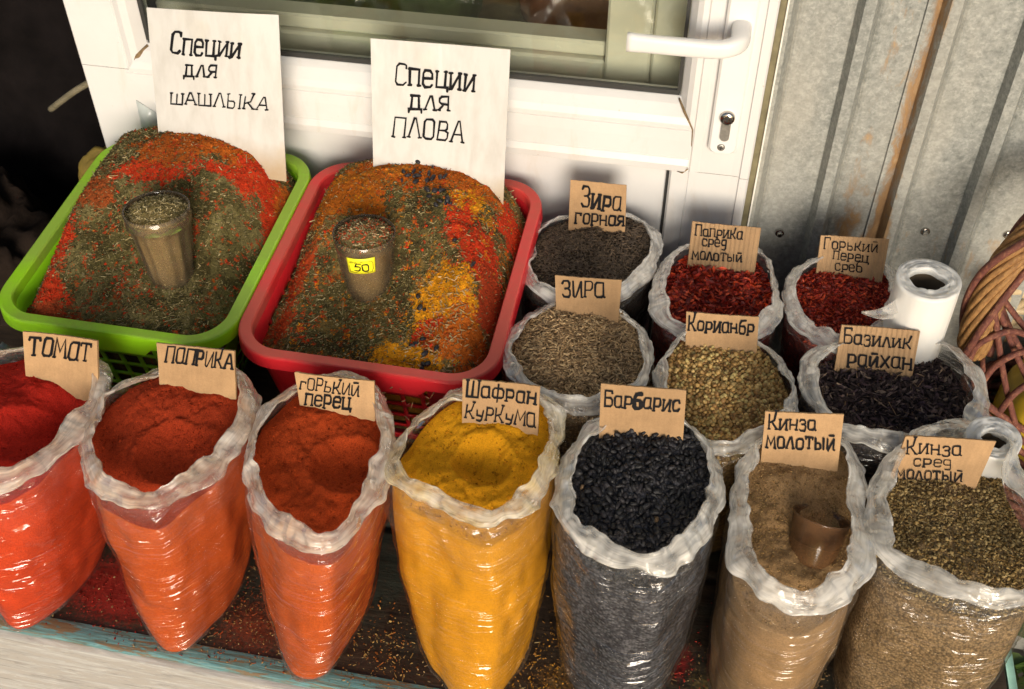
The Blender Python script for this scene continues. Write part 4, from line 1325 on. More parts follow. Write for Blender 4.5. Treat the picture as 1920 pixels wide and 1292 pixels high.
def h_green(X, Y):
    cx = -0.60
    z = zat_g(Y) - 0.018
    d = np.sqrt(((X - cx) / 0.145) ** 2 + ((Y + 0.088) / 0.17) ** 2)
    z = z + 0.089 * np.exp(-d ** 2.4 * 0.95)
    # dug-out hollow round the glass, raised left side
    z = z - 0.022 * np.exp(-((X + 0.565) / 0.07) ** 2 - ((Y + 0.245) / 0.05) ** 2)
    z = z + 0.018 * np.exp(-((X + 0.70) / 0.035) ** 2 - ((Y + 0.22) / 0.10) ** 2)
    # the back slope falls away behind the sign
    return z

def h_red(X, Y):
    cx = -0.315
    z = zat_r(Y) - 0.018
    d = np.sqrt(((X - cx) / 0.15) ** 2 + ((Y + 0.09) / 0.15) ** 2)
    z = z + 0.079 * np.exp(-d ** 2.5 * 0.95)
    z = z - 0.024 * np.exp(-((X + 0.345) / 0.06) ** 2 - ((Y + 0.225) / 0.05) ** 2)
    # ridge on the right running to the front
    z = z + 0.034 * np.exp(-((X + 0.222 + 0.05 * (Y + 0.23)) / 0.034) ** 2 - ((Y + 0.235) / 0.075) ** 2)
    return z

def pat(z, *rows):
    out = []
    for px, py, rx, ry, c, s in rows:
        x, y = W3(px, py, z if z else 0.3)
        out.append((x, y, rx, ry, c, s))
    return out
PG = [(*W3(280, 300, .33), .05, .022, REDP, 0.9), (*W3(420, 250, .335), .07, .03, ORNG, 1.1), (*W3(310, 265, .335), .045, .028, (0.42, .10, .015), 1.0), (*W3(410, 295, .33), .03, .01, REDP, .9), (*W3(480, 300, .32), .03, .03, REDP, 1.0), (*W3(535, 345, .29), .02, .035, ORNG, 1.1),
      (*W3(510, 385, .28), .018, .03, REDP, .8), (*W3(110, 460, .26), .022, .03, REDP, 1.0), (*W3(75, 540, .25), .03, .02, REDP, .9), (*W3(85, 585, .235), .05, .016, (0.30, .05, .015), .9),
      (*W3(175, 350, .30), .03, .03, (0.34, .08, .02), .8), (*W3(530, 440, .26), .02, .02, (0.45, .07, .02), .75)]
PR = [(*W3(800, 315, .325), .11, .026, ORNG, 0.95), (*W3(640, 345, .30), .045, .035, (0.50, .17, .015), .85), (*W3(700, 400, .28), .05, .03, (0.40, .12, .02), .35), (*W3(620, 470, .26), .04, .05, (0.30, .09, .02), .3), (*W3(660, 370, .30), .05, .03, (0.48, .13, .012), .9), (*W3(880, 380, .31), .022, .03, YELL, .85), (*W3(865, 430, .29), .018, .03, REDP, .95), (*W3(960, 390, .29), .016, .03, REDP, 1.0),
      (*W3(900, 490, .27), .022, .04, REDP, 1.05), (*W3(830, 560, .27), 0.036, .034, YELL, 1.25), (*W3(800, 600, .265), .022, .016, REDP, .9), (*W3(760, 650, .25), .045, .02, YELL, 1.3), (*W3(870, 640, .24), .03, .03, ORNG, 1.1),
      (*W3(920, 560, .25), .014, .04, (0.40, .05, .015), .8), (*W3(560, 500, .25), .018, .04, (0.45, .06, .015), .75), (*W3(520, 590, .24), .02, .03, (0.42, .06, .015), .85), (*W3(740, 310, .325), .02, .012, (0.62, 0.2, 0.02), .8)]
heapg, zfg, _ = make_heap('spice_mix', 'herb and red pepper mix heaped in the green basket', GB, zat_g, h_green, PG, [(0.12, 0.10, 0.036), (0.20, 0.165, 0.065), (0.07, 0.056, 0.02)], 41, 27000)
heapr, zfr, _ = make_heap('spice_mix', 'orange and green pilaf spice mix heaped in the red basket', RB, zat_r, h_red, PR, [(0.11, 0.086, 0.03), (0.19, 0.125, 0.04), (0.07, 0.052, 0.02)], 43, 25000)
# cumin seeds and black barberries strewn on the red basket's heap
r_ = np.random.default_rng(5)
px = r_.normal(0, 1, (420, 2)) * np.array((0.024, 0.042)) + np.array(W3(830, 600, .262))
pieces('cumin_seeds', np.column_stack([px, zfr(px[:, 0], px[:, 1]) + 0.0012]), 'seed', (0.0028, 0.00062, 0.00055), [(0.40, 0.25, 0.10), (0.52, 0.36, 0.17), (0.30, 0.17, 0.07)], M['seedskin'], heapr, 77, 0.3)
bx = []
for cx, cy, n_, s_ in ((780, 340, 9, .008), (825, 360, 8, .006), (835, 380, 7, .006), (800, 330, 5, .01), (790, 640, 5, .008), (780, 610, 3, .006), (800, 560, 3, .006), (870, 520, 3, .01)):
    c_ = np.array(W3(cx, cy, .31 if cy < 400 else .26))
    bx.append(r_.normal(0, 1, (n_, 2)) * s_ + c_)
bx = np.concatenate(bx)
pieces('dried_barberries', np.column_stack([bx, zfr(bx[:, 0], bx[:, 1]) + 0.002]), 'raisin', (0.0040, 0.0024, 0.002), [(0.012, 0.011, 0.014), (0.02, 0.018, 0.022)], M['seedskin'], heapr, 79, 0.2)

# ------------------------------------------------------------------ measuring glasses
def make_glass(label, base, tilt, facet, h, r0, r1, fill_cols, seed, sticker=False):
    t = thing('measuring_glass', label, 'glass', base, 'measuring glasses full of spice')
    base = np.array(base)
    ax = np.array(tilt, float); ax /= np.linalg.norm(ax)
    q = np.array(Vector((0, 0, 1)).rotation_difference(Vector(ax)).to_matrix())
    n = 64
    th = np.linspace(0, 2 * math.pi, n, endpoint=False)
    def surf(prof):
        rows = []
        for rr, z, fa in prof:
            k = np.ones(n)
            if facet:
                s = (th * 12 / (2 * math.pi)) % 1 - 0.5
                k = 1 - fa * (1 - np.cos(math.pi / 12) / np.cos(s * 2 * math.pi / 12)) * -1.0 * 0 - fa * 0.075 * (1 - (2 * s) ** 2)
            rows.append(np.stack([rr * k * np.cos(th), rr * k * np.sin(th), np.full(n, z)], -1))
        return np.stack(rows, 0).reshape(-1, 3) @ q.T + base
    rad = lambda z: r0 + (r1 - r0) * z / h
    if facet:
        prof = [(rad(0) * 0.9, 0, 0), (rad(0), 0.003, .6), (rad(.02), .02, 1), (rad(h * .5), h * .5, 1), (rad(h * .74), h * .74, 1), (rad(h * .79), h * .79, .4), (rad(h * .82) + .0012, h * .82, 0), (rad(h * .86) + .0015, h * .86, 0), (rad(h * .9), h * .9, 0), (rad(h), h, 0), (rad(h) - .0012, h + .0008, 0), (rad(h) - .0024, h - .0005, 0), (rad(h * .8) - .0026, h * .8, 0)]
    else:
        prof = [(rad(0) * 0.85, 0, 0), (rad(0) * 1.0, 0.004, 0), (rad(h * .25), h * .25, 0), (rad(h * .5) + .0008, h * .5, 0), (rad(h * .8), h * .8, 0), (rad(h), h, 0), (rad(h) - .0008, h + .0007, 0), (rad(h) - .0018, h - .0004, 0), (rad(h * .8) - .002, h * .8, 0)]
    mk('glass_body', surf(prof), grid_faces(len(prof), n, True), m_glass('dusty_tumbler', (0.93, 0.90, 0.82), 0.08, 1.5, 0.22, (0.36, 0.28, 0.18)), t)
    ins = [(rad(0) * 0.8, .004, 0)] + [(rad(z * h) - .003, z * h, .9 if (facet and z < .8) else 0) for z in (.05, .3, .5, .75, .9)]
    mk('spice_filling', surf(ins), grid_faces(len(ins), n, True), m_powder('glass_spice', (0.24, 0.165, 0.075), 0.55, (0.5, 0.4, 0.22), 700), t)
    # heaped top
    r = np.random.default_rng(seed)
    k = 40
    rr = np.linspace(0, 1, 16)
    Rr, Tt = np.meshgrid(rr, np.linspace(0, 2 * math.pi, k, endpoint=False), indexing='ij')
    zt = lambda x, y, s: h * 0.93 + 0.013 * (1 - s ** 2) + 0.0015 * fbm(xyz(x * 150, y * 150), 3, seed)
    rt = rad(h) - 0.0026
    x, y = Rr * rt * np.cos(Tt), Rr * rt * np.sin(Tt)
    V = np.stack([x, y, zt(x, y, Rr)], -1).reshape(-1, 3) @ q.T + base
    mk('spice_top', V, grid_faces(16, k, True), M['heap'], t, attrs={'piece_colour': np.tile(np.array((0.19, 0.145, 0.06)), (len(V), 1))})
    m = 1500
    s = np.sqrt(r.uniform(0, 1, m)); a = r.uniform(0, 2 * math.pi, m)
    x, y = s * rt * np.cos(a), s * rt * np.sin(a)
    V = np.column_stack([x, y, zt(x, y, s) + .0003]) @ q.T + base
    c = np.array(fill_cols)[r.choice(len(fill_cols), m)]
    pieces('herb_pieces', V[:900], 'sliver', (0.0021, 0.0004, 0.00035), c[:900], M['loose'], t, seed + 1, 0.35, False, 0.45)
    pieces('herb_pieces', V[900:], 'flake', (0.0014, 0.0010, 0.0006), c[900:], M['loose'], t, seed + 2, 0.5, False, 0.4)
    if sticker:
        z0, z1 = h * .60, h * .86
        a0, a1 = R(-90 + YAW * 57.3 - 30), R(-90 + YAW * 57.3 + 24)
        m_, zz = 16, 6
        def on(u, v, off):
            z = z0 + (z1 - z0) * v + (u - .5) * 0.002
            a = a0 + (a1 - a0) * u
            rr = rad(z) + .0012 + off
            return np.stack([rr * np.cos(a), rr * np.sin(a), z], -1) @ q.T + base
        U, Vv = np.meshgrid(np.linspace(0, 1, m_), np.linspace(0, 1, zz))
        st = mk('price_sticker', on(U, Vv, 0).reshape(-1, 3), grid_faces(zz, m_), m_plain('yellow_sticker', (0.80, 0.76, 0.02), 0.5, 0.4, 0.04), t, thick=0.0003)
        mb = MB()
        def put(text, u0, v0, wd, ht, bold, col_off):
            for sgm, w in text_strokes(text, (0, 0), (wd * 100, 0), ht * 100, bold, 3):
                uu = u0 + sgm[:, 0] / 100; vv = v0 - sgm[:, 1] / 100
                f = np.linspace(0, 1, len(uu))
                P = on(uu, vv, .0005)
                ctr = P.mean(0)
                d = ctr - (base + (q @ np.array((0, 0, 1))) * ((ctr - base) @ (q @ np.array((0, 0, 1)))))
                ribbon(mb, P, w / 100 * (z1 - z0), d / np.linalg.norm(d))
        put('50', .26, .18, .52, .46, .16, 0)
        put('Цена', .10, .70, .26, .14, .10, 0)
        for seg in ([(.08, .5), (.08, .12), (.3, .08), (.7, .08), (.88, .10), (.92, .3), (.92, .7), (.86, .8), (.5, .8)],):
            sg = np.array(seg)
            P = on(sg[:, 0], sg[:, 1], .0005); ctr = P.mean(0); d = ctr - base; d[2] = 0
            ribbon(mb, P, .0005, d / np.linalg.norm(d))
        mb.build('lettering', M['ink'], st, smooth=False)
    return t
b1 = at_z(316, 505, 0.247); b2 = at_z(692, 535, 0.242)
HC = [(0.28, 0.22, 0.09), (0.40, 0.32, 0.16), (0.17, 0.14, 0.05), (0.52, 0.43, 0.24), (0.10, 0.085, 0.035)]
make_glass('faceted drinking glass of herbs standing in the green basket heap', (b1[0] + 0.004, b1[1], 0.236), (-0.02, 0.05, 1), True, 0.094, 0.0265, 0.0365, HC, 61)
make_glass('smooth glass of herbs with yellow price sticker in the red basket', (b2[0], b2[1], 0.232), (0.0, 0.04, 1), False, 0.083, 0.025, 0.0345, HC + [(0.5, 0.06, 0.02), (0.5, 0.10, 0.03)], 63, True)

# ------------------------------------------------------------------ spice bags
BAGS = 'clear plastic bags of spices with rolled rims'
def make_bag(label, pts, zr, base, base_r, fill, rim_mat, drop=(0.018, 0.04), heap=0.004, dents=(), seed=1, tip=0.03, bulge=1.10, rise=(), grains=None, lipw=0.0095, wr=1.0, scoops=(), milk_rim=0.56, shape=0.26):
    """pts: the rim's centre line; base (x, y) and base_r of the foot; drop: how far the spice lies below the rim at back, front"""
    r = np.random.default_rng(seed)
    NA = 180
    ctl = np.array([at_z(px, py, zr) for px, py in pts])
    ring = 0.6 * spline(ctl, NA, True)
    kk = np.linspace(0, len(ctl), NA, endpoint=False); cc_ = np.concatenate([ctl, ctl[:1]])
    ring = ring + 0.4 * np.stack([np.interp(kk, np.arange(len(ctl) + 1), cc_[:, q]) for q in range(3)], -1)
    d = np.linalg.norm(np.roll(ring, -1, 0) - ring, axis=1)
    # even spacing
    s = np.concatenate([[0], np.cumsum(d)])
    tt = np.linspace(0, s[-1], NA, endpoint=False)
    rc = np.concatenate([ring, ring[:1]])
    ring = np.stack([np.interp(tt, s, rc[:, k]) for k in range(3)], -1)
    area = np.sum(ring[:, 0] * np.roll(ring[:, 1], -1) - np.roll(ring[:, 0], -1) * ring[:, 1])
    if area < 0: ring = ring[::-1].copy()
    per = s[-1]
    c = (ring.max(0) + ring.min(0))[:2] / 2
    ua = np.arange(NA) / NA
    cl, sl = np.cos(2 * math.pi * ua), np.sin(2 * math.pi * ua)
    y0, y1 = ring[:, 1].min(), ring[:, 1].max()
    ring[:, 2] = zr + 0.0035 * vnoise(xyz(cl * 2.2, sl * 2.2, seed * 3.1), 5)
    for (px, py, dz, w) in rise:
        q = at_z(px, py, zr)
        ring[:, 2] += dz * np.exp(-(((ring[:, 0] - q[0]) ** 2 + (ring[:, 1] - q[1]) ** 2) / w ** 2))
    rel = ring[:, :2] - c
    ang = np.arctan2(rel[:, 1], rel[:, 0])
    base = np.array(base, float)
    # foot: a small rounded shape with a corner pulled to the front
    front = math.atan2(-1, 0.12)
    da = np.angle(np.exp(1j * (ang - front)))
    foot_r = base_r * (1 + (tip / base_r) * np.exp(-(da / 0.45) ** 2))
    foot = np.column_stack([np.cos(ang), np.sin(ang)]) * foot_r[:, None]
    t = thing('spice_bag', label, 'spice bag', (base[0], base[1], 0.0), BAGS)
    H = zr
    def wall(tv, inset):
        """tv (n,) heights 0..1 -> (n, NA, 3)"""
        w = np.clip(tv, 0, 1) ** shape
        bl = 1 + (bulge - 1) * np.sin(math.pi * np.clip(tv, 0, 1) ** 1.3)
        cen = base[None] + (c - base)[None] * (tv ** 0.8)[:, None]
        xy = cen[:, None] + foot[None] * (1 - w)[:, None, None] + rel[None] * (w * bl)[:, None, None]
        dirn = xy - cen[:, None]
        ln = np.linalg.norm(dirn, axis=2, keepdims=True)
        xy = xy - dirn / np.maximum(ln, 1e-6) * np.minimum(inset, ln * 0.4)
        lump = 0.0060 * fbm(np.stack([np.broadcast_to(cl[None] * 2.4, (len(tv), NA)), np.broadcast_to(sl[None] * 2.4, (len(tv), NA)), np.broadcast_to(tv[:, None] * 4.2 + seed, (len(tv), NA))], -1), 2, seed + 33) * np.sin(math.pi * np.clip(tv, 0, 1))[:, None]
        xy = xy + dirn / np.maximum(ln, 1e-6) * lump[..., None]
        z = tv[:, None] * (ring[None, :, 2])
        # the foot is pulled in and rounded
        return np.concatenate([xy, z[..., None]], -1)
    NZ = 170
    tv = np.concatenate([np.linspace(0, 0.05, 8, endpoint=False), np.linspace(0.05, 1, NZ - 8)])
    film = wall(tv, 0.0)
    U = np.broadcast_to(ua[None], (NZ, NA)); T = np.broadcast_to(tv[:, None], (NZ, NA))
    cx, sx = np.cos(2 * math.pi * U) * per / 6.28, np.sin(2 * math.pi * U) * per / 6.28
    # wrinkles: taut slanting streaks round the bag, crumpled facets under the rim
    slant = 0.25 * (U * 6.28)
    w1 = fbm(np.stack([cx * 26, sx * 26, T * H * 95 + slant + 2.0 * fbm(np.stack([cx * 20, sx * 20, T * H * 20], -1), 2, seed + 1)], -1), 2, seed)
    w1 = np.maximum(0, 1 - np.abs(w1) * 3.2) ** 2
    patch = np.clip(0.35 + 1.6 * fbm(np.stack([cx * 18, sx * 18, T * H * 16], -1), 3, seed + 9), 0.05, 1)
    w2 = np.abs(fbm(np.stack([cx * 34, sx * 34, T * H * 34], -1), 3, seed + 2))
    w3 = np.abs(vnoise(np.stack([cx * 26, sx * 26, T * H * 45], -1), seed + 4))
    up = np.clip((T - 0.62) / 0.2, 0, 1)
    lowk = np.clip((0.16 - T) / 0.16, 0, 1)
    disp = wr * (0.0021 * w1 * patch * (1 - 0.7 * up) + (0.0050 * w2 + 0.0045 * w3) * up * (1 - 0.6 * np.clip((T - 0.92) / 0.08, 0, 1)) + 0.003 * w2 * lowk)
    dirn = film[..., :2] - film[..., :2].mean(1, keepdims=True)
    dirn /= np.linalg.norm(dirn, axis=2, keepdims=True) + 1e-9
    film[..., :2] += dirn * disp[..., None]
    milk = 0.008 + 0.03 * up ** 2 + 0.10 * np.clip((T - 0.9) / 0.1, 0, 1) + 0.05 * lowk * (w2 * 3)
    milk = np.clip(milk, 0, 1)
    FV = film.reshape(-1, 3)
    faces = [grid_faces(NZ, NA, True), np.array([np.arange(NA)[::-1]])]
    mk('film', FV, faces, M['film'], t, attrs={'milk': milk.reshape(-1), 'crumple': np.clip(up + lowk * 0.8, 0, 1).reshape(-1), 'along': (U * per).reshape(-1), 'across': (T * H + 0.012 * np.sin(U * 6.283 + 1)).reshape(-1)})
    # ---- filling
    back = np.clip((ring[:, 1] - y0) / (y1 - y0), 0, 1)
    zedge = (zr - (drop[1] + (drop[0] - drop[1]) * back)) + 0.003 * vnoise(xyz(cl * 3, sl * 3, seed), 8)
    te = zedge / ring[:, 2]
    NF = 60
    V = []
    for k in range(NF):
        V.append(None)
    tl = np.linspace(0.012, 1, NF)
    # per column heights
    cols = wall(tl * te.mean(), 0.0022)
    fv = np.zeros((NF, NA, 3))
    allw = wall(np.linspace(0, 1, 161), 0.0022)
    for k in range(NF):
        th_ = tl[k] * te * 160
        i0 = np.clip(np.floor(th_).astype(int), 0, 159); fr = (th_ - i0)[:, None]
        j = np.arange(NA)
        fv[k] = allw[i0, j] * (1 - fr) + allw[i0 + 1, j] * fr
    fv[..., :2] += dirn[(np.linspace(0, 1, NF) * (NZ - 1) * 0.85).astype(int)] * 0.0
    top_ring = fv[-1]
    cc = top_ring[:, :2].mean(0)
    tr = top_ring[:, :2] - cc
    ta = np.arctan2(tr[:, 1], tr[:, 0]); tR = np.linalg.norm(tr, axis=1)
    o_ = np.argsort(ta)
    tas = np.concatenate([ta[o_] - 2 * math.pi, ta[o_], ta[o_] + 2 * math.pi]); tRs = np.tile(tR[o_], 3); tzs = np.tile(top_ring[o_, 2], 3)
    def zfun(x, y, fine=1.0):
        a = np.arctan2(y - cc[1], x - cc[0]); rad = np.hypot(x - cc[0], y - cc[1])
        Re = np.interp(a, tas, tRs); ze = np.interp(a, tas, tzs)
        q = np.clip(rad / Re, 0, 1)
        zc = np.mean(top_ring[:, 2])
        z = ze * q + zc * (1 - q) + heap * (1 - q ** 2)
        for (px, py, dz, w) in scoops:
            p = at_z(px, py, zr - 0.03)
            dd = np.sqrt((x - p[0]) ** 2 + (y - p[1]) ** 2) * (1 + 0.12 * fbm(xyz(x * 40, y * 40, seed), 2, seed + 5))
            z = z - dz * (1 - (dd / w).clip(0, 1) ** 2) / (1 + np.exp((dd - w) / 0.0012)) + 0.18 * dz * np.exp(-((dd - w * 1.06) / 0.004) ** 2)
        for (px, py, dz, w) in dents:
            p = at_z(px, py, zr - 0.03)
            z = z + dz * np.exp(-(((x - p[0]) ** 2 + (y - p[1]) ** 2) / w ** 2)) * (1 - q ** 6)
        n = 0.0038 * fbm(xyz(x * 34, y * 34, seed), 4, seed + 50) + fine * 0.0017 * fbm(xyz(x * 150, y * 150, seed), 3, seed + 60)
        return z + n * (1 - q ** 8)
    NR = 70
    qs = np.linspace(1, 0, NR)[1:]
    disc = []
    for q in qs:
        xy = cc + tr * q
        disc.append(np.column_stack([xy, zfun(xy[:, 0], xy[:, 1])]))
    FVv = np.concatenate([fv.reshape(-1, 3)] + disc)
    F = [grid_faces(NF + NR - 1, NA, True), np.array([np.arange(NA)[::-1]])]
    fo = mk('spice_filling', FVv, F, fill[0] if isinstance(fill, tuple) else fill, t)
    if isinstance(fill, tuple):                      # one powder, two copies: film glow painted into the side, darker top
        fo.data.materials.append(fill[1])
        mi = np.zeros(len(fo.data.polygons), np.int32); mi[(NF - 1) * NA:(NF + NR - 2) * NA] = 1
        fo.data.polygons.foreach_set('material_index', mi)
    # ---- rolled rim: a flattened tube of folded film with long creases
    NK, NS = 18, 420
    us = np.arange(NS) / NS
    rs = np.concatenate([ring, ring[:1]])
    rg_ = np.stack([np.interp(us, np.arange(NA + 1) / NA, rs[:, k]) for k in range(3)], -1)
    cu, su = np.cos(2 * math.pi * us), np.sin(2 * math.pi * us)
    ph = np.linspace(0, 2 * math.pi, NK, endpoint=False)
    Tn = np.roll(rg_, -3, 0) - np.roll(rg_, 3, 0); Tn /= np.linalg.norm(Tn, axis=1)[:, None]
    Nn = np.column_stack([Tn[:, 1], -Tn[:, 0], np.zeros(NS)]); Nn /= np.linalg.norm(Nn, axis=1)[:, None]
    rg_ = rg_ + Nn * (0.0022 * fbm(xyz(cu * 4, su * 4, seed), 2, 15))[:, None] + np.array((0, 0, 1.0)) * (0.0022 * fbm(xyz(cu * 4.5, su * 4.5, seed), 2, 16))[:, None]
    wv = 1 + 0.40 * vnoise(xyz(cu * 3, su * 3, seed * 1.7), 12) + 0.16 * vnoise(xyz(cu * 8, su * 8, seed), 14)
    tilt = R(38) + R(26) * vnoise(xyz(cu * 3.3, su * 3.3, seed * 2.3), 18) + R(9) * vnoise(xyz(cu * 8, su * 8, seed), 19)
    PH, UA = np.meshgrid(ph, us)
    CU, SU = np.cos(2 * math.pi * UA), np.sin(2 * math.pi * UA)
    a = (lipw * 1.12 * wv)[:, None] * (1 + 0.08 * fbm(np.stack([np.cos(PH) * 3 + seed, CU * 6, SU * 6], -1), 2, seed + 70))
    b = (lipw * 0.24 * (1.3 - 0.3 * wv))[:, None] * (1 + 0.5 * fbm(np.stack([np.cos(PH) * 2, np.sin(PH) * 2 + seed, UA * 9], -1), 2, seed + 73))
    # long creases that run along the fold and small puckers across it
    long_c = np.abs(vnoise(np.stack([np.cos(PH) * 4.2 + 5 + 0.5 * SU, np.sin(PH) * 1.4 + seed + 0.8 * CU, UA * 7], -1), seed + 74))
    puck = np.abs(vnoise(np.stack([np.cos(PH) * 0.9 + 9, CU * 9, SU * 9 + seed], -1), seed + 71))
    crum = np.abs(vnoise(np.stack([UA * per * 55, np.cos(PH) * 1.6, np.full_like(UA, seed)], -1), seed + 91)) + 0.5 * np.abs(vnoise(np.stack([UA * per * 130 + np.cos(PH) * 2, np.cos(PH) * 2.6, np.full_like(UA, seed)], -1), seed + 92))
    p_ = a * np.cos(PH); q_ = b * np.sin(PH) + (0.0014 * (long_c - 0.3) + 0.0012 * (puck - 0.25) + 0.0022 * (0.35 - crum)) * np.sign(np.sin(PH) + 1e-6)
    ct, st_ = np.cos(tilt)[:, None], np.sin(tilt)[:, None]
    off = p_ * ct + q_ * st_; ver = -p_ * st_ + q_ * ct
    RV = rg_[:, None] + Nn[:, None] * off[..., None] + np.array((0, 0, 1.0)) * ver[..., None]
    mkk = milk_rim + 0.75 * fbm(np.stack([np.cos(PH) * 2.0, CU * 5, SU * 5 + seed], -1), 3, seed + 80) + 0.25 * (0.3 - long_c)
    last = np.stack([(NS - 1) * NK + np.arange(NK), (NS - 1) * NK + (np.arange(NK) + 1) % NK, (np.arange(NK) + 1) % NK, np.arange(NK)], -1)
    mk('rolled_rim', RV.reshape(-1, 3), [grid_faces(NS, NK, True), last], rim_mat, t, attrs={'milk': np.clip(mkk, 0.12, 0.9).reshape(-1), 'along': (UA * per).reshape(-1), 'across': (lipw * PH).reshape(-1)})
    if grains:
        for gi, (kind, nm, n, size, gcols, mat, lay, tilt, probs) in enumerate(grains):
            u = np.sqrt(r.uniform(0, 0.985, n)); a_ = r.uniform(-math.pi, math.pi, n)
            Re = np.interp(a_, tas, tRs)
            x, y = cc[0] + np.cos(a_) * u * Re * 0.985, cc[1] + np.sin(a_) * u * Re * 0.985
            if kind in ('ball', 'raisin') and n > 500:        # packed side by side, a second loose layer on top
                sp = (size[0] * 1.86 if kind == 'ball' else size[0] * 1.45)
                gx_ = np.arange(-0.12, 0.12, sp); gy_ = np.arange(-0.12, 0.12, sp * 0.87)
                hx, hy = np.meshgrid(gx_, gy_); hx = hx + (np.arange(len(gy_)) % 2)[:, None] * sp / 2
                hx = np.concatenate([hx.ravel(), hx.ravel()[::2] + sp * 0.5]); hy = np.concatenate([hy.ravel(), hy.ravel()[::2] + sp * 0.29])
                first = np.arange(len(hx)) < gx_.size * gy_.size
                keep_ = first | (r.uniform(0, 1, len(hx)) < 0.75)
                hx, hy, first = hx[keep_], hy[keep_], first[keep_]
                hx = hx + r.normal(0, sp * 0.13, len(hx)); hy = hy + r.normal(0, sp * 0.13, len(hy))
                k_ = np.hypot(hx, hy) < np.interp(np.arctan2(hy, hx), tas, tRs) * 0.97
                x, y = cc[0] + hx[k_], cc[1] + hy[k_]
                n = len(x)
                pos = np.column_stack([x, y, zfun(x, y, 0.3) + np.where(first[k_], 0.0, size[2] * 1.25) + r.normal(0, size[2] * 0.18, n)])
                pieces(nm, pos, kind, size, gcols, mat, t, seed * 11 + gi, tilt, True, 0.12 if kind == 'ball' else 0.22, probs)
                continue
            pos = np.column_stack([x, y, zfun(x, y, 0.3) + r.uniform(-0.2, 1, n) * lay])
            pieces(nm, pos, kind, size, gcols, mat, t, seed * 11 + gi, tilt, kind in ('ball', 'raisin', 'seed'), 0.18, probs)
    return t, zfun

F_tomat = (m_powder('tomato_lit_side', (0.68, 0.068, 0.014), 0.6), m_powder('tomato_powder', (0.48, 0.022, 0.012), 0.5))  # side copies lighter and oranger: glow through the film put into the colour
F_papr = (m_powder('paprika_lit_side', (0.58, 0.100, 0.014), 0.6, (0.40, 0.05, 0.01)), m_powder('paprika_powder', (0.40, 0.044, 0.012), 0.5, (0.25, 0.02, 0.01)))
F_hot = (m_powder('pepper_lit_side', (0.62, 0.112, 0.014), 0.6, (0.42, 0.06, 0.012)), m_powder('hot_pepper_powder', (0.48, 0.062, 0.012), 0.5, (0.3, 0.03, 0.01)))
F_turm = m_powder('turmeric_powder', (0.70, 0.315, 0.010), 0.72)
F_barb = m_chips('barberries_packed', [(0.022, 0.021, 0.026), (0.065, 0.062, 0.072), (0.16, 0.155, 0.165), (0.045, 0.042, 0.05)], 330, (1, 1, 1.6))
F_kinza = m_powder('ground_coriander', (0.40, 0.245, 0.115), 0.6, (0.24, 0.14, 0.06))
F_kinzas = m_chips('cracked_coriander', [(0.16, 0.10, 0.045), (0.34, 0.225, 0.105), (0.42, 0.28, 0.14), (0.24, 0.15, 0.07)], 480)
F_zira = m_chips('cumin_packed', [(0.112, 0.070, 0.035), (0.350, 0.231, 0.112), (0.224, 0.140, 0.070)], 420)
F_zgor = m_chips('black_cumin_packed', [(0.035, 0.025, 0.017), (0.098, 0.070, 0.045)], 480)
F_kor = m_chips('coriander_packed', [(0.238, 0.140, 0.049), (0.462, 0.294, 0.105), (0.350, 0.210, 0.077)], 300)
F_chil = m_chips('chilli_packed', [(0.120, 0.009, 0.006), (0.330, 0.027, 0.011), (0.210, 0.015, 0.007)], 260)
F_baz = m_chips('basil_packed', [(0.021, 0.015, 0.015), (0.084, 0.059, 0.056), (0.042, 0.031, 0.028)], 260)

s_, f_ = M['seedskin'], M['loose']
G_barb = [('raisin', 'dried_barberries', 900, (0.0039, 0.0024, 0.0020), [(0.012, 0.011, 0.013), (0.022, 0.019, 0.022), (0.008, 0.0075, 0.009), (0.16, 0.10, 0.05)], M['berry'], 0.004, 0.55, [0.45, 0.3, 0.245, 0.005])]
G_zira = [('seed', 'cumin_seeds', 4600, (0.0034, 0.00088, 0.00075), [(0.435, 0.283, 0.138), (0.319, 0.203, 0.094), (0.580, 0.406, 0.210), (0.203, 0.123, 0.058)], s_, 0.0014, 0.28, None)]
G_zgor = [('seed', 'cumin_seeds', 4600, (0.0029, 0.00068, 0.0006), [(0.105, 0.072, 0.045), (0.068, 0.045, 0.027), (0.165, 0.112, 0.068)], s_, 0.0014, 0.28, None)]
G_kor = [('ball', 'coriander_seeds', 3000, (0.00225, 0.00215, 0.00220), [(0.504, 0.315, 0.105), (0.406, 0.238, 0.077), (0.616, 0.420, 0.161), (0.308, 0.168, 0.056), (0.532, 0.406, 0.154)], M['bead'], 0.0022, 0.5, None)]
G_kinzas = [('chip', 'coriander_chips', 5200, (0.0016, 0.0013, 0.0012), [(0.275, 0.176, 0.061), (0.396, 0.275, 0.110), (0.154, 0.094, 0.033), (0.495, 0.363, 0.165)], f_, 0.0012, 0.5, None), ('ball', 'coriander_seeds', 260, (0.0015, 0.0015, 0.0014), [(0.462, 0.330, 0.132), (0.363, 0.242, 0.088)], s_, 0.0014, 0.5, None), ('sliver', 'straw', 26, (0.005, 0.0004, 0.0004), [(0.550, 0.418, 0.220)], f_, 0.0018, 0.2, None)]
G_kinza = [('chip', 'coriander_grit', 4200, (0.0008, 0.0007, 0.0006), [(0.36, 0.22, 0.085), (0.46, 0.30, 0.13), (0.24, 0.14, 0.05)], f_, 0.0006, 0.5, None)]
G_papm = [('flake', 'paprika_flakes', 1900, (0.0044, 0.0025, 0.0015), [(0.450, 0.030, 0.012), (0.300, 0.018, 0.009), (0.690, 0.075, 0.018), (0.180, 0.012, 0.007)], M['seedskin'], 0.003, 0.5, None)]
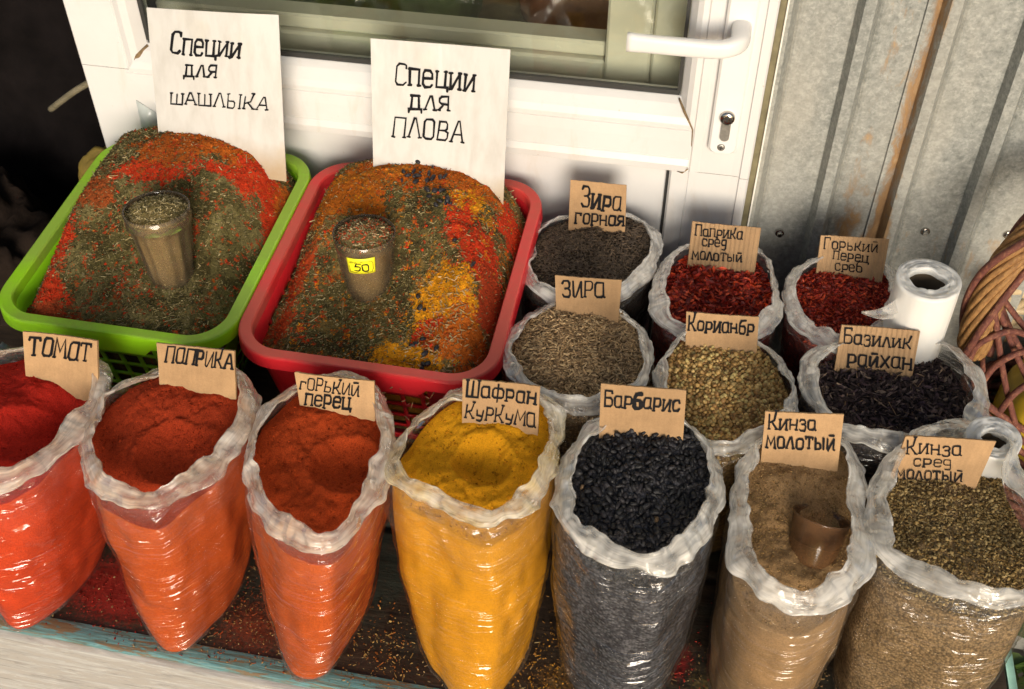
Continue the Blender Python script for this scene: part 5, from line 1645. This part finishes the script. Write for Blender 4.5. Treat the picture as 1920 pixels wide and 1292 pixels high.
G_gorm = [('flake', 'pepper_flakes', 3600, (0.0027, 0.0017, 0.0010), [(0.450, 0.030, 0.012), (0.300, 0.018, 0.009), (0.660, 0.083, 0.021), (0.165, 0.012, 0.007)], M['seedskin'], 0.002, 0.5, None)]
G_baz = [('flake', 'basil_leaves', 3000, (0.0046, 0.0022, 0.0016), [(0.068, 0.045, 0.045), (0.038, 0.027, 0.026), (0.150, 0.108, 0.099), (0.083, 0.053, 0.063), (0.225, 0.165, 0.128)], f_, 0.004, 0.5, [.32, .3, .16, .14, .08]), ('sliver', 'basil_stems', 60, (0.0085, 0.0006, 0.0005), [(0.240, 0.150, 0.090), (0.360, 0.247, 0.165)], f_, 0.0045, 0.25, None)]
G_pow = lambda col, n=700: [('chip', 'powder_clumps', n, (0.0011, 0.0010, 0.0009), [tuple(x * 0.9 for x in col), col, tuple(x * 0.75 for x in col)], M['heap'], 0.0003, 0.5, None)]

ZFR = 0.25
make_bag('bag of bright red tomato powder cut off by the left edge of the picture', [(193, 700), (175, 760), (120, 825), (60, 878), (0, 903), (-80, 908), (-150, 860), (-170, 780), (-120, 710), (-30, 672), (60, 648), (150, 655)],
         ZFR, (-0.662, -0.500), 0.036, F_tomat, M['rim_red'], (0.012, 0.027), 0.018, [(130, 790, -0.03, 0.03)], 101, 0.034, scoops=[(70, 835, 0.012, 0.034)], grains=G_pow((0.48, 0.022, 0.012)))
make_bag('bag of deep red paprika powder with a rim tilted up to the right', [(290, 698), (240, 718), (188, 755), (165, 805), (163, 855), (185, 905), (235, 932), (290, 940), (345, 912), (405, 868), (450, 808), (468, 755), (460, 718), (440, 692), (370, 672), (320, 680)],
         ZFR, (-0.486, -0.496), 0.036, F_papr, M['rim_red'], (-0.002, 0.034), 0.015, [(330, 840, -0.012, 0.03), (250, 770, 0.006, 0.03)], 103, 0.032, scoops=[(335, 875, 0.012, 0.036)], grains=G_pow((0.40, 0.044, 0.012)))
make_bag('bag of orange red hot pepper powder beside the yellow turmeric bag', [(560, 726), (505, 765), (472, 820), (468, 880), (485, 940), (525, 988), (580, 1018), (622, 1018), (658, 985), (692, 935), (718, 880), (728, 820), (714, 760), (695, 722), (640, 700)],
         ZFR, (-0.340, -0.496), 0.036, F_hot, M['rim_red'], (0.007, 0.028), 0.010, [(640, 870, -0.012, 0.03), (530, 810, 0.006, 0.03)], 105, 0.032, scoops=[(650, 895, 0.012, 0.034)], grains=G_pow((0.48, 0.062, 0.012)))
make_bag('bag of golden yellow turmeric powder', [(870, 735), (800, 775), (750, 830), (733, 870), (755, 908), (810, 935), (870, 962), (920, 978), (965, 955), (1005, 915), (1032, 865), (1045, 810), (1037, 768), (1010, 742), (940, 725)],
         ZFR, (-0.158, -0.500), 0.042, F_turm, M['rim_yellow'], (0.003, 0.030), 0.009, [(880, 870, -0.010, 0.026), (930, 900, -0.006, 0.02)], 107, 0.034, scoops=[(905, 885, 0.010, 0.030)], grains=G_pow((0.62, 0.26, 0.012)))
make_bag('bag of shiny black dried barberries', [(1115, 800), (1075, 850), (1053, 905), (1060, 960), (1090, 1000), (1140, 1033), (1200, 1055), (1245, 1058), (1290, 1025), (1325, 975), (1345, 920), (1338, 865), (1308, 812), (1270, 788), (1200, 772)],
         ZFR, (-0.010, -0.480), 0.054, F_barb, M['rim'], (-0.002, 0.034), 0.014, [], 109, 0.03, grains=G_barb)
make_bag('bag of fine tan ground coriander with a plastic cup stuck in it', [(1415, 835), (1390, 900), (1385, 970), (1387, 1045), (1430, 1100), (1490, 1130), (1540, 1125), (1590, 1092), (1618, 1040), (1610, 980), (1607, 920), (1608, 870), (1590, 830), (1545, 805), (1470, 803)],
         ZFR, (0.136, -0.470), 0.052, F_kinza, M['rim'], (0.010, 0.042), 0.008, [(1520, 1020, -0.012, 0.03)], 111, 0.02, grains=G_kinza)
make_bag('bag of coarse cracked coriander at the lower right corner', [(1690, 845), (1652, 900), (1645, 970), (1660, 1030), (1715, 1070), (1790, 1102), (1870, 1122), (1935, 1110), (1965, 1040), (1940, 960), (1900, 895), (1880, 835), (1810, 795), (1740, 810)],
         ZFR, (0.277, -0.445), 0.062, F_kinzas, M['rim'], (0.024, 0.030), 0.006, [], 113, 0.02, rise=[(1890, 850, 0.012, 0.03)], grains=G_kinzas)
ZM = 0.238
make_bag('bag of light brown cumin seeds right of the red basket', [(1040, 570), (985, 598), (950, 645), (955, 685), (985, 725), (1040, 752), (1100, 762), (1160, 745), (1205, 715), (1217, 665), (1205, 620), (1165, 582), (1100, 560)],
         ZM, (-0.095, -0.245), 0.06, F_zira, M['rim'], (-0.002, 0.026), 0.015, [(1090, 700, -0.006, 0.03)], 115, 0.0, grains=G_zira, lipw=0.008, shape=0.4)
make_bag('bag of round yellowish coriander seeds', [(1275, 632), (1240, 680), (1240, 730), (1262, 785), (1310, 830), (1365, 845), (1430, 820), (1478, 780), (1490, 735), (1470, 690), (1435, 650), (1390, 615), (1330, 605)],
         ZM, (0.062, -0.27), 0.055, F_kor, M['rim'], (0.006, 0.028), 0.010, [], 117, 0.0, grains=G_kor, lipw=0.008, shape=0.4)
make_bag('bag of dark purple dried basil leaves in front of the plastic roll', [(1560, 650), (1520, 672), (1516, 720), (1545, 770), (1600, 815), (1680, 835), (1760, 825), (1820, 795), (1838, 750), (1820, 705), (1785, 660), (1740, 635), (1650, 630)],
         ZM, (0.235, -0.235), 0.06, F_baz, M['rim'], (0.023, 0.026), 0.009, [], 119, 0.0, rise=[(1800, 700, 0.010, 0.04)], grains=G_baz, lipw=0.0095, shape=0.4)
ZK = 0.24
make_bag('bag of dark brown mountain cumin seeds against the door', [(1075, 402), (1025, 422), (995, 455), (987, 500), (1005, 540), (1055, 562), (1110, 566), (1170, 545), (1215, 505), (1234, 455), (1215, 420), (1180, 402), (1130, 392)],
         ZK, (-0.105, -0.085), 0.055, F_zgor, M['rim'], (0.0, 0.022), 0.013, [], 121, 0.0, grains=G_zgor, lipw=0.008, shape=0.4)
make_bag('bag of large dark red paprika flakes in the back row', [(1290, 457), (1250, 490), (1233, 550), (1245, 595), (1290, 623), (1350, 636), (1420, 620), (1455, 580), (1453, 530), (1440, 490), (1415, 462), (1350, 444)],
         ZK, (0.045, -0.12), 0.05, F_chil, M['rim'], (0.015, 0.024), 0.007, [], 123, 0.0, grains=G_papm, lipw=0.0085, shape=0.4)
make_bag('bag of fine dark red hot pepper flakes left of the plastic roll', [(1535, 487), (1497, 505), (1480, 545), (1490, 590), (1525, 625), (1580, 645), (1632, 630), (1668, 598), (1680, 550), (1672, 510), (1642, 484), (1590, 476)],
         ZK, (0.20, -0.11), 0.05, F_chil, M['rim'], (0.010, 0.024), 0.009, [], 125, 0.0, grains=G_gorm, lipw=0.0085, shape=0.4)

# ------------------------------------------------------------------ cardboard tags
TAGS = 'cardboard name tags stuck in the spice bags'
def ctag(label, quad, y0, z0, lines, seed, mat='card', sink=0.012, lean=25, curl=0.0, bold=0.125):
    return make_card('cardboard_tag', label, 'tag', quad, y0, z0, lean, lines, M[mat], 0.003, sink, TAGS, seed, curl if curl else 0.0022 * math.sin(seed * 2.1), bold)
ctag('brown cardboard tag with one word in the bright red tomato powder bag', [(44, 621), (183, 639), (186, 745), (51, 720)], -0.418, 0.26, [('ТОМɑТ', (55, 664), (168, 678), 33)], 11, sink=0.03, curl=-0.003)
ctag('brown cardboard tag with one word in the deep red paprika bag', [(295, 642), (440, 658), (443, 727), (300, 718)], -0.412, 0.26, [('ПɑПРИКА', (312, 677), (437, 692), 28)], 12)
ctag('brown cardboard tag with two lines in the orange red pepper bag', [(553, 697), (702, 714), (704, 778), (564, 762)], -0.402, 0.26, [('гОРЬКИЙ', (564, 727), (674, 740), 21), ('перец', (574, 757), (658, 765), 30)], 13)
ctag('brown cardboard tag with two lines in the yellow turmeric bag', [(868, 710), (1013, 724), (1009, 808), (867, 792)], -0.392, 0.26, [('Шафран', (875, 742), (1004, 757), 29), ('КУРКУМɑ'.replace('У', 'у'), (873, 782), (1003, 800), 24)], 14, bold=0.13)
ctag('brown cardboard tag with one word in the black barberry bag', [(1127, 719), (1287, 731), (1281, 820), (1124, 801)], -0.388, 0.26, [('Барбарис', (1134, 760), (1273, 769), 29)], 15)
ctag('brown cardboard tag with two lines in the fine ground coriander bag', [(1435, 770), (1582, 776), (1569, 887), (1426, 867)], -0.375, 0.26, [('Кинза', (1441, 802), (1528, 804), 27), ('молотый', (1437, 836), (1563, 841), 30)], 16)
ctag('brown cardboard tag with three lines in the cracked coriander bag', [(1698, 817), (1867, 827), (1833, 905), (1668, 895)], -0.360, 0.26, [('Кинза', (1700, 849), (1801, 854), 25), ('среԁ', (1713, 873), (1783, 876), 20), ('молотый', (1680, 896), (1802, 902), 23)], 17)
ctag('brown cardboard tag with one word in the light brown cumin bag', [(1041, 516), (1166, 525), (1160, 597), (1043, 586)], -0.213, 0.25, [('ЗИРɑ', (1056, 555), (1133, 556), 30)], 18)
ctag('brown cardboard tag with one word in the round coriander seed bag', [(1287, 584), (1423, 594), (1418, 671), (1285, 657)], -0.226, 0.25, [('Корианбр', (1291, 617), (1412, 625), 26)], 19)
ctag('ribbed cardboard tag with two lines in the dark basil bag', [(1578, 609), (1725, 621), (1708, 713), (1563, 698)], -0.212, 0.25, [('Базилик', (1582, 643), (1706, 654), 25), ('райхан', (1589, 684), (1707, 692), 30)], 20, 'card_fluted')
ctag('brown cardboard tag with two lines in the dark cumin bag by the door', [(1070, 337), (1175, 347), (1172, 432), (1066, 425)], -0.052, 0.26, [('Зира', (1091, 387), (1163, 394), 38), ('горная', (1079, 417), (1170, 423), 27)], 21)
ctag('ribbed cardboard tag with three lines in the large paprika flake bag', [(1298, 415), (1427, 427), (1415, 510), (1288, 503)], -0.072, 0.26, [('Паприка', (1304, 440), (1391, 447), 20), ('среԁ', (1317, 459), (1361, 463), 19), ('молотый', (1298, 484), (1390, 490), 20)], 22, 'card_fluted')
ctag('ribbed cardboard tag with three lines in the fine pepper flake bag', [(1539, 441), (1667, 449), (1654, 523), (1530, 510)], -0.062, 0.26, [('Горький', (1545, 465), (1644, 473), 20), ('перец', (1562, 485), (1627, 492), 19), ('среб', (1566, 507), (1616, 510), 18)], 23, 'card_fluted')

# ------------------------------------------------------------------ spice spilled on the table top
def make_spill():
    r = np.random.default_rng(91)
    t = thing('spilled_spice', 'scattered crumbs of red and tan spice on the table top', 'spilled spice', (-0.2, -0.5, 0.0))
    t['kind'] = 'stuff'
    P, C = [], []
    for cx, cy, sx, sy, n, cols in ((-0.56, -0.50, .06, .04, 900, [(0.30, .02, .012), (0.2, .02, .012)]), (-0.40, -0.51, .04, .035, 700, [(0.30, .06, .015), (0.2, .05, .02), (.36, .2, .07)]), (-0.25, -0.52, .03, .03, 400, [(0.3, .10, .02), (.4, .25, .08)]),
                                    (-0.08, -0.51, .03, .035, 500, [(0.45, .22, .03), (.3, .15, .04)]), (0.06, -0.49, .02, .04, 300, [(.35, .03, .02), (.2, .12, .05)]), (0.20, -0.49, .03, .035, 400, [(0.36, .24, .1), (.26, .16, .07)]), (-0.2, -0.53, .3, .025, 700, [(0.3, .2, .09), (.4, .3, .14), (.12, .08, .04)])):
        p = r.normal(0, 1, (n, 2)) * np.array((sx, sy)) + np.array((cx, cy))
        k = (p[:, 1] > TY0 + 0.006) & (p[:, 0] < TX1 - 0.004)
        p = p[k]
        P.append(np.column_stack([p, np.full(len(p), 0.0006)])); C.append(np.array(cols)[r.choice(len(cols), len(p))])
    P = np.concatenate(P); C = np.concatenate(C)
    a = r.uniform(0, 1, len(P)) < 0.85
    pieces('spice_crumbs', P[a], 'chip', (0.0009, 0.0008, 0.0007), C[a], M['loose'], t, 92, 0.5, False, 0.5)
    pieces('herb_pieces', P[~a], 'sliver', (0.0017, 0.0004, 0.00035), C[~a], M['loose'], t, 93, 0.15, False, 0.4)
make_spill()

# ------------------------------------------------------------------ plastic cup in the ground coriander
def make_cup():
    b = at_z(1508, 1082, 0.192)
    t = thing('plastic_cup', 'brownish clear plastic cup pushed into the fine ground coriander', 'cup', tuple(b))
    topc = at_z(1542, 968, 0.243)
    ax = topc - b; h = np.linalg.norm(ax); ax /= h
    prof = [(0.0195, 0.0), (0.0205, 0.004), (0.0235, h * .6), (0.026, h * .97), (0.0270, h), (0.0258, h * 1.004), (0.0248, h * .97), (0.0225, h * .6)]
    V, F = lathe(prof, 40, b, ax)
    mk('cup_wall', V, F, m_glass('smoky_plastic', (0.72, 0.60, 0.50), 0.10, 1.55, 0.62, (0.20, 0.105, 0.05)), t)
    V, F = lathe([(0.0001, 0.002), (0.0185, 0.002)], 40, b, ax)
    mk('cup_base', V, F, m_glass('smoky_plastic_base', (0.78, 0.66, 0.56), 0.12, 1.5, 0.4, (0.22, 0.12, 0.06)), t)
make_cup()

# ------------------------------------------------------------------ rolls of produce bags
def make_roll(label, a, b, ro, ri, seed, tail=True):
    a, b = np.array(a), np.array(b)
    t = thing('bag_roll', label, 'bag roll', tuple(a), 'rolls of thin plastic bags')
    ax = b - a; h = np.linalg.norm(ax); ax /= h
    q = np.array(Vector((0, 0, 1)).rotation_difference(Vector(ax)).to_matrix())
    n, nz = 96, 40
    th = np.linspace(0, 2 * math.pi, n, endpoint=False)
    mat = M['roll']
    rows = []
    for z in np.linspace(0, 1, nz):
        k = 1 + 0.010 * fbm(np.stack([np.cos(th) * 2, np.sin(th) * 2, np.full(n, z * 5)], -1), 3, seed) + 0.012 * np.abs(vnoise(np.stack([np.cos(th) * 5, np.sin(th) * 5, np.full(n, z * 1.5)], -1), seed + 2))
        rows.append(np.stack([ro * k * np.cos(th), ro * k * np.sin(th), np.full(n, z * h)], -1))
    hole = ri * (1 + 0.16 * vnoise(np.stack([np.cos(th) * 1.3, np.sin(th) * 1.3, np.full(n, seed)], -1), 4) + 0.07 * np.abs(np.cos(2 * th)))
    lay = 9
    for j in range(1, lay + 1):                           # end of the roll: ridged layers
        f = j / lay
        rr = ro * (1 - f) + hole * f
        dz = -0.0012 * (j % 2) - 0.001 * f + 0.0018 * vnoise(np.stack([np.cos(th) * 3, np.sin(th) * 3, np.full(n, j * 3.0)], -1), seed)
        rows.append(np.stack([rr * np.cos(th), rr * np.sin(th), h + dz], -1))
    for d in (0.004, 0.009):
        rows.append(np.stack([hole * np.cos(th), hole * np.sin(th), np.full(n, h - d)], -1))
    V = np.stack(rows, 0).reshape(-1, 3) @ q.T + a
    mk('rolled_film', V, grid_faces(len(rows), n, True), mat, t)
    cr = [np.stack([hole * k * np.cos(th), hole * k * np.sin(th), np.full(n, z)], -1) for k, z in ((1.0, h - 0.009), (0.97, h - 0.010), (0.96, h * .3), (0.02, h * .3))]
    mk('roll_hole_shade', np.stack(cr, 0).reshape(-1, 3) @ q.T + a, grid_faces(4, n, True), m_plain('hole_shade_brown', (0.10, 0.075, 0.05), 0.9, 0.1), t)  # dark lining added to paint the shade inside the hole
    if tail:                                               # loose corner of the outermost bag
        P0, P1 = at_y(1682, 560, a[1] - ro * .6), at_y(1684, 598, a[1] - ro * .6)
        P2 = at_y(1616, 583, a[1] - 0.045)
        u = np.linspace(0, 1, 14)
        A = P0 + (P2 - P0) * u[:, None]; B = P1 + (P2 + np.array((0, 0, -.003)) - P1) * u[:, None]
        w = np.linspace(0, 1, 8)
        G_ = A[:, None] * (1 - w)[None, :, None] + B[:, None] * w[None, :, None]
        G_[..., 1] += 0.005 * np.sin(w * 9)[None] * (1 - u)[:, None] - 0.006 * np.sin(u * 3.1)[:, None]
        mk('loose_corner', G_.reshape(-1, 3), grid_faces(14, 8), M['film'], t, attrs={'milk': np.full(14 * 8, 0.35)})
    return t
m, nt, p, out = mat_new('white_film_roll')
p.inputs['Base Color'].default_value = (0.84, 0.83, 0.81, 1)
p.inputs['Roughness'].default_value = 0.5
p.inputs['Subsurface Weight'].default_value = 0.35
p.inputs['Subsurface Scale'].default_value = 0.02
p.inputs['Subsurface Radius'].default_value = (1, 0.9, 0.75)
v = mapped(nt, (1, 1, 0.6))
nt.links.new(bump(nt, noise(nt, v, 90, 5, 0.6, 0.5), 0.3, 0.0015), p.inputs['Normal'])
k = ramp(nt, noise(nt, v, 14, 4), [(0.3, (0.68, 0.67, 0.63)), (0.7, (0.77, 0.755, 0.72))])
nt.links.new(k.outputs[0], p.inputs['Base Color'])
M['roll'] = m
rb = at_z(1742, 522, 0.312); ra = (rb[0] + 0.006, rb[1] + 0.004)
make_roll('tall upright roll of white plastic bags behind the basil bag', (ra[0], ra[1], 0.05), (rb[0], rb[1], 0.312), 0.0325, 0.0165, 3)
rb = at_z(1866, 815, 0.265)
make_roll('short roll of white plastic bags behind the cracked coriander tag', (rb[0] + 0.006, rb[1] + 0.012, 0.12), (rb[0], rb[1], 0.262), 0.025, 0.011, 9, False)

# ------------------------------------------------------------------ wicker basket at the right
def make_wicker():
    t = thing('wicker_basket', 'wicker basket of red brown willow with a thick twisted handle', 'basket', (0.52, -0.10, -0.10))
    wil = m_wood('red_willow', [(0.3, (0.07, 0.022, 0.018)), (0.52, (0.15, 0.045, 0.03)), (0.72, (0.30, 0.14, 0.075))], (110, 110, 60), 0.6, 0.75)
    tan = m_wood('peeled_willow', [(0.25, (0.14, 0.06, 0.02)), (0.5, (0.29, 0.145, 0.045)), (0.75, (0.42, 0.24, 0.085))], (110, 110, 60), 0.6, 0.7)
    cream = m_wood('cream_willow', [(0.25, (0.36, 0.25, 0.13)), (0.6, (0.58, 0.45, 0.27))], (14, 14, 14), 0.3, 0.5)
    yb = -0.12
    # handle: strands twisted round a core that arches up to the right
    core = spline([at_y(1822, 660, yb), at_y(1842, 590, yb), at_y(1872, 520, yb + .005), at_y(1915, 462, yb + .01), at_y(1985, 405, yb + .02), at_y(2080, 385, yb + .03), at_y(2180, 430, yb + .04), at_y(2240, 560, yb + .05)], 90)
    T = np.gradient(core, axis=0); T /= np.linalg.norm(T, axis=1)[:, None]
    n1 = np.cross(T, np.array((0, 1.0, 0))); n1 /= np.linalg.norm(n1, axis=1)[:, None]; n2 = np.cross(T, n1)
    s = np.linspace(0, 1, 90)
    h = None
    mb = MB()
    for k in range(12):
        a = 2 * math.pi * k / 12 + s * 7.5
        rr = np.interp(s, [0, 0.06, 0.2, 1], [0.011, 0.0155, 0.014, 0.0125])
        mb.tube(core + n1 * (rr * np.cos(a))[:, None] + n2 * (rr * np.sin(a))[:, None], 0.0042, 7)
    mb.tube(core, 0.011, 10)
    mb.build('twisted_handle', tan, t)
    mb = MB()
    for k in range(3):
        a = 2 * math.pi * k / 3 + s * 5 + 0.8
        rr = np.interp(s, [0, 0.1, 1], [0.019, 0.021, 0.017])
        mb.tube(core + n1 * (rr * np.cos(a))[:, None] + n2 * (rr * np.sin(a))[:, None], 0.0042, 7)
    mb.build('handle_wrap', wil, t)
    # open border of bent rods under the handle
    def rod(pts, y, r, mat=wil):
        P = [at_y(px, py, y + dy) for px, py, dy in pts]
        mb = MB(); mb.tube(spline(P, 26), r, 8)
        mb.build('willow_rod', mat, t)
    rod([(1862, 560, 0), (1872, 640, -.004), (1885, 720, -.006), (1905, 800, -.004), (1925, 880, 0)], yb - .01, 0.0036)
    rod([(1866, 560, 0), (1895, 640, 0), (1930, 720, 0), (1960, 790, 0)], yb - .004, 0.0035)
    rod([(1845, 600, 0), (1842, 680, 0), (1850, 760, 0), (1862, 850, 0)], yb + .004, 0.0033)
    rod([(1812, 690, 0), (1830, 650, 0), (1868, 628, 0), (1905, 622, .01), (1950, 640, .02)], yb - .018, 0.0038)
    rod([(1840, 720, 0), (1862, 690, 0), (1895, 668, 0), (1935, 655, .01)], yb - .022, 0.0038)
    rod([(1880, 560, .01), (1918, 610, .01), (1955, 650, .01)], yb + .006, 0.0035)
    rod([(1872, 560, .01), (1905, 640, .02), (1945, 700, .02)], yb + .012, 0.0035)
    rod([(1876, 770, 0), (1900, 740, 0), (1935, 715, .005), (1970, 700, .01)], yb - .024, 0.0038)
    rod([(1802, 640, 0), (1822, 700, 0), (1838, 780, 0), (1845, 860, 0)], yb + .012, 0.0034)
    for k, dy in enumerate((0, 22, 44, 66)):
        rod([(1830, 740 + dy * .9, 0), (1865, 770 + dy, -.006), (1910, 800 + dy, -.008), (1960, 828 + dy, -.006)], yb - .004 - k * .004, 0.0044)
    # body below: woven wall, base ring; cream woven back wall
    cx, cy = 0.535, -0.085
    nz, na = 16, 120
    th = np.linspace(0, 2 * math.pi, na)
    for k in range(nz):
        z = -0.095 + k * 0.0095
        R_ = 0.128 + 0.05 * (k / nz)
        ww = 0.0045 * np.cos(th * 18 + math.pi * (k % 2))
        P = np.column_stack([cx + (R_ + ww) * np.cos(th), cy + (R_ * 0.72 + ww) * np.sin(th), np.full(na, z)])
        mb = MB() if k == 0 else mb
        mb.tube(P, 0.0048, 6, False)
    mb.build('woven_wall', wil, t)
    mb = MB()
    for k in range(9):
        z = 0.085 + k * 0.0135
        tt = np.linspace(R(30), R(150), 60)
        ww = 0.004 * np.cos(tt * 18 + math.pi * (k % 2))
        mb.tube(np.column_stack([cx + (0.185 + ww) * np.cos(tt), cy + 0.01 + (0.13 + ww) * np.sin(tt), np.full(60, z)]), 0.0055, 6)
    mb.build('woven_back', cream, t)
    V, F = lathe([(0.0001, -0.10), (0.12, -0.10)], 60, (cx, cy, 0)); V[:, 1] = cy + (V[:, 1] - cy) * .72
    mk('basket_base', V, F, wil, t, thick=0.004)
    return cx, cy
cx, cy = make_wicker()
V, F = blob((cx, cy + 0.005, 0.03), (0.125, 0.085, 0.118), 51, 0.10, 3.0)
tag(mk('plastic_bag', V, F, m_plain('mustard_plastic', (0.38, 0.26, 0.02), 0.4, 0.5, 0.25, 25), loc=(cx, cy, -0.09)), 'mustard yellow plastic bag inside the wicker basket', 'bag')
mb = MB()
mb.box((0.409, -0.21, -0.135), (0.75, 0.012, -0.1055), 0.003)
for bx in (0.415, 0.71):
    for by in (-0.205, -0.03):
        mb.box((bx, by, -0.615), (bx + 0.035, by + 0.035, -0.1355), 0.003)
tag(mb.build('stool', m_wood('grey_stool', [(0.3, (0.10, 0.08, 0.06)), (0.7, (0.22, 0.18, 0.14))]), smooth=False, loc=(0.58, -0.1, -0.62)), 'rough wooden stool under the wicker basket', 'stool')

# ------------------------------------------------------------------ bunch of green leaves beyond the table's right end
def make_leaves():
    r = np.random.default_rng(17)
    b = np.array((0.50, -0.43, -0.60))
    t = thing('herb_bunch', 'bunch of dark green leaves beside the right end of the table', 'herbs', tuple(b))
    L, Fs, cols = [], [], []
    # leaf: pointed blade with a folded midrib
    xs = np.linspace(0, 1, 6); wd = np.array([0.04, 0.55, 0.9, 0.8, 0.45, 0.02])
    leaf = np.concatenate([np.column_stack([xs, wd * .32, .10 * wd]), np.column_stack([xs, 0 * xs, -.12 * xs * (xs - 1.4)]), np.column_stack([xs, -wd * .32, .10 * wd])])
    fac = np.concatenate([grid_faces(3, 6)])
    n = 420
    pos = np.column_stack([b[0] + r.uniform(-0.085, 0.16, n), b[1] + r.uniform(-0.14, 0.12, n), r.uniform(-0.34, -0.05, n)])
    Rm = rot_rand(n, r, 0.6)
    size = r.uniform(0.022, 0.05, n)
    V = np.einsum('nij,nkj->nki', Rm, leaf[None] * size[:, None, None]) + pos[:, None]
    k = len(leaf)
    F = (fac[None] + (np.arange(n) * k)[:, None, None]).reshape(-1, 4)
    c = np.array([(0.035, 0.075, 0.012), (0.06, 0.12, 0.02), (0.10, 0.15, 0.03)])[r.choice(3, n)]
    o = mk('leaves', V.reshape(-1, 3), F, m_attr('leaf_green', 0.45, 0.4, 200, 0.1, 0.2), t, attrs={'piece_colour': np.repeat(c, k, 0)})
    o['kind'] = 'stuff'
    mb = MB()
    for i in range(16):
        p = np.array((r.uniform(-0.06, 0.13), r.uniform(-0.11, 0.10), 0))
        mb.tube(spline([b + p * 0.3, b + p * 0.7 + np.array((0, 0, .28)), b + p + np.array((0, 0, .48))], 10), 0.0022, 6)
    mb.build('stems', m_plain('stem_green', (0.06, 0.11, 0.03), 0.6, 0.3), t)
make_leaves()

# crumpled grey plastic behind the tomato bag
p = at_z(2, 700, 0.17)
V, F = blob((p[0] - 0.02, p[1] + 0.0, 0.10), (0.05, 0.035, 0.095), 61, 0.35, 5.0)
o = mk('plastic_bag', V, F, m_plain('greyish_plastic', (0.45, 0.43, 0.38), 0.35, 0.5, 0.2, 30), loc=(p[0], p[1], 0))
tag(o, 'crumpled greyish plastic bag behind the tomato powder bag', 'bag')
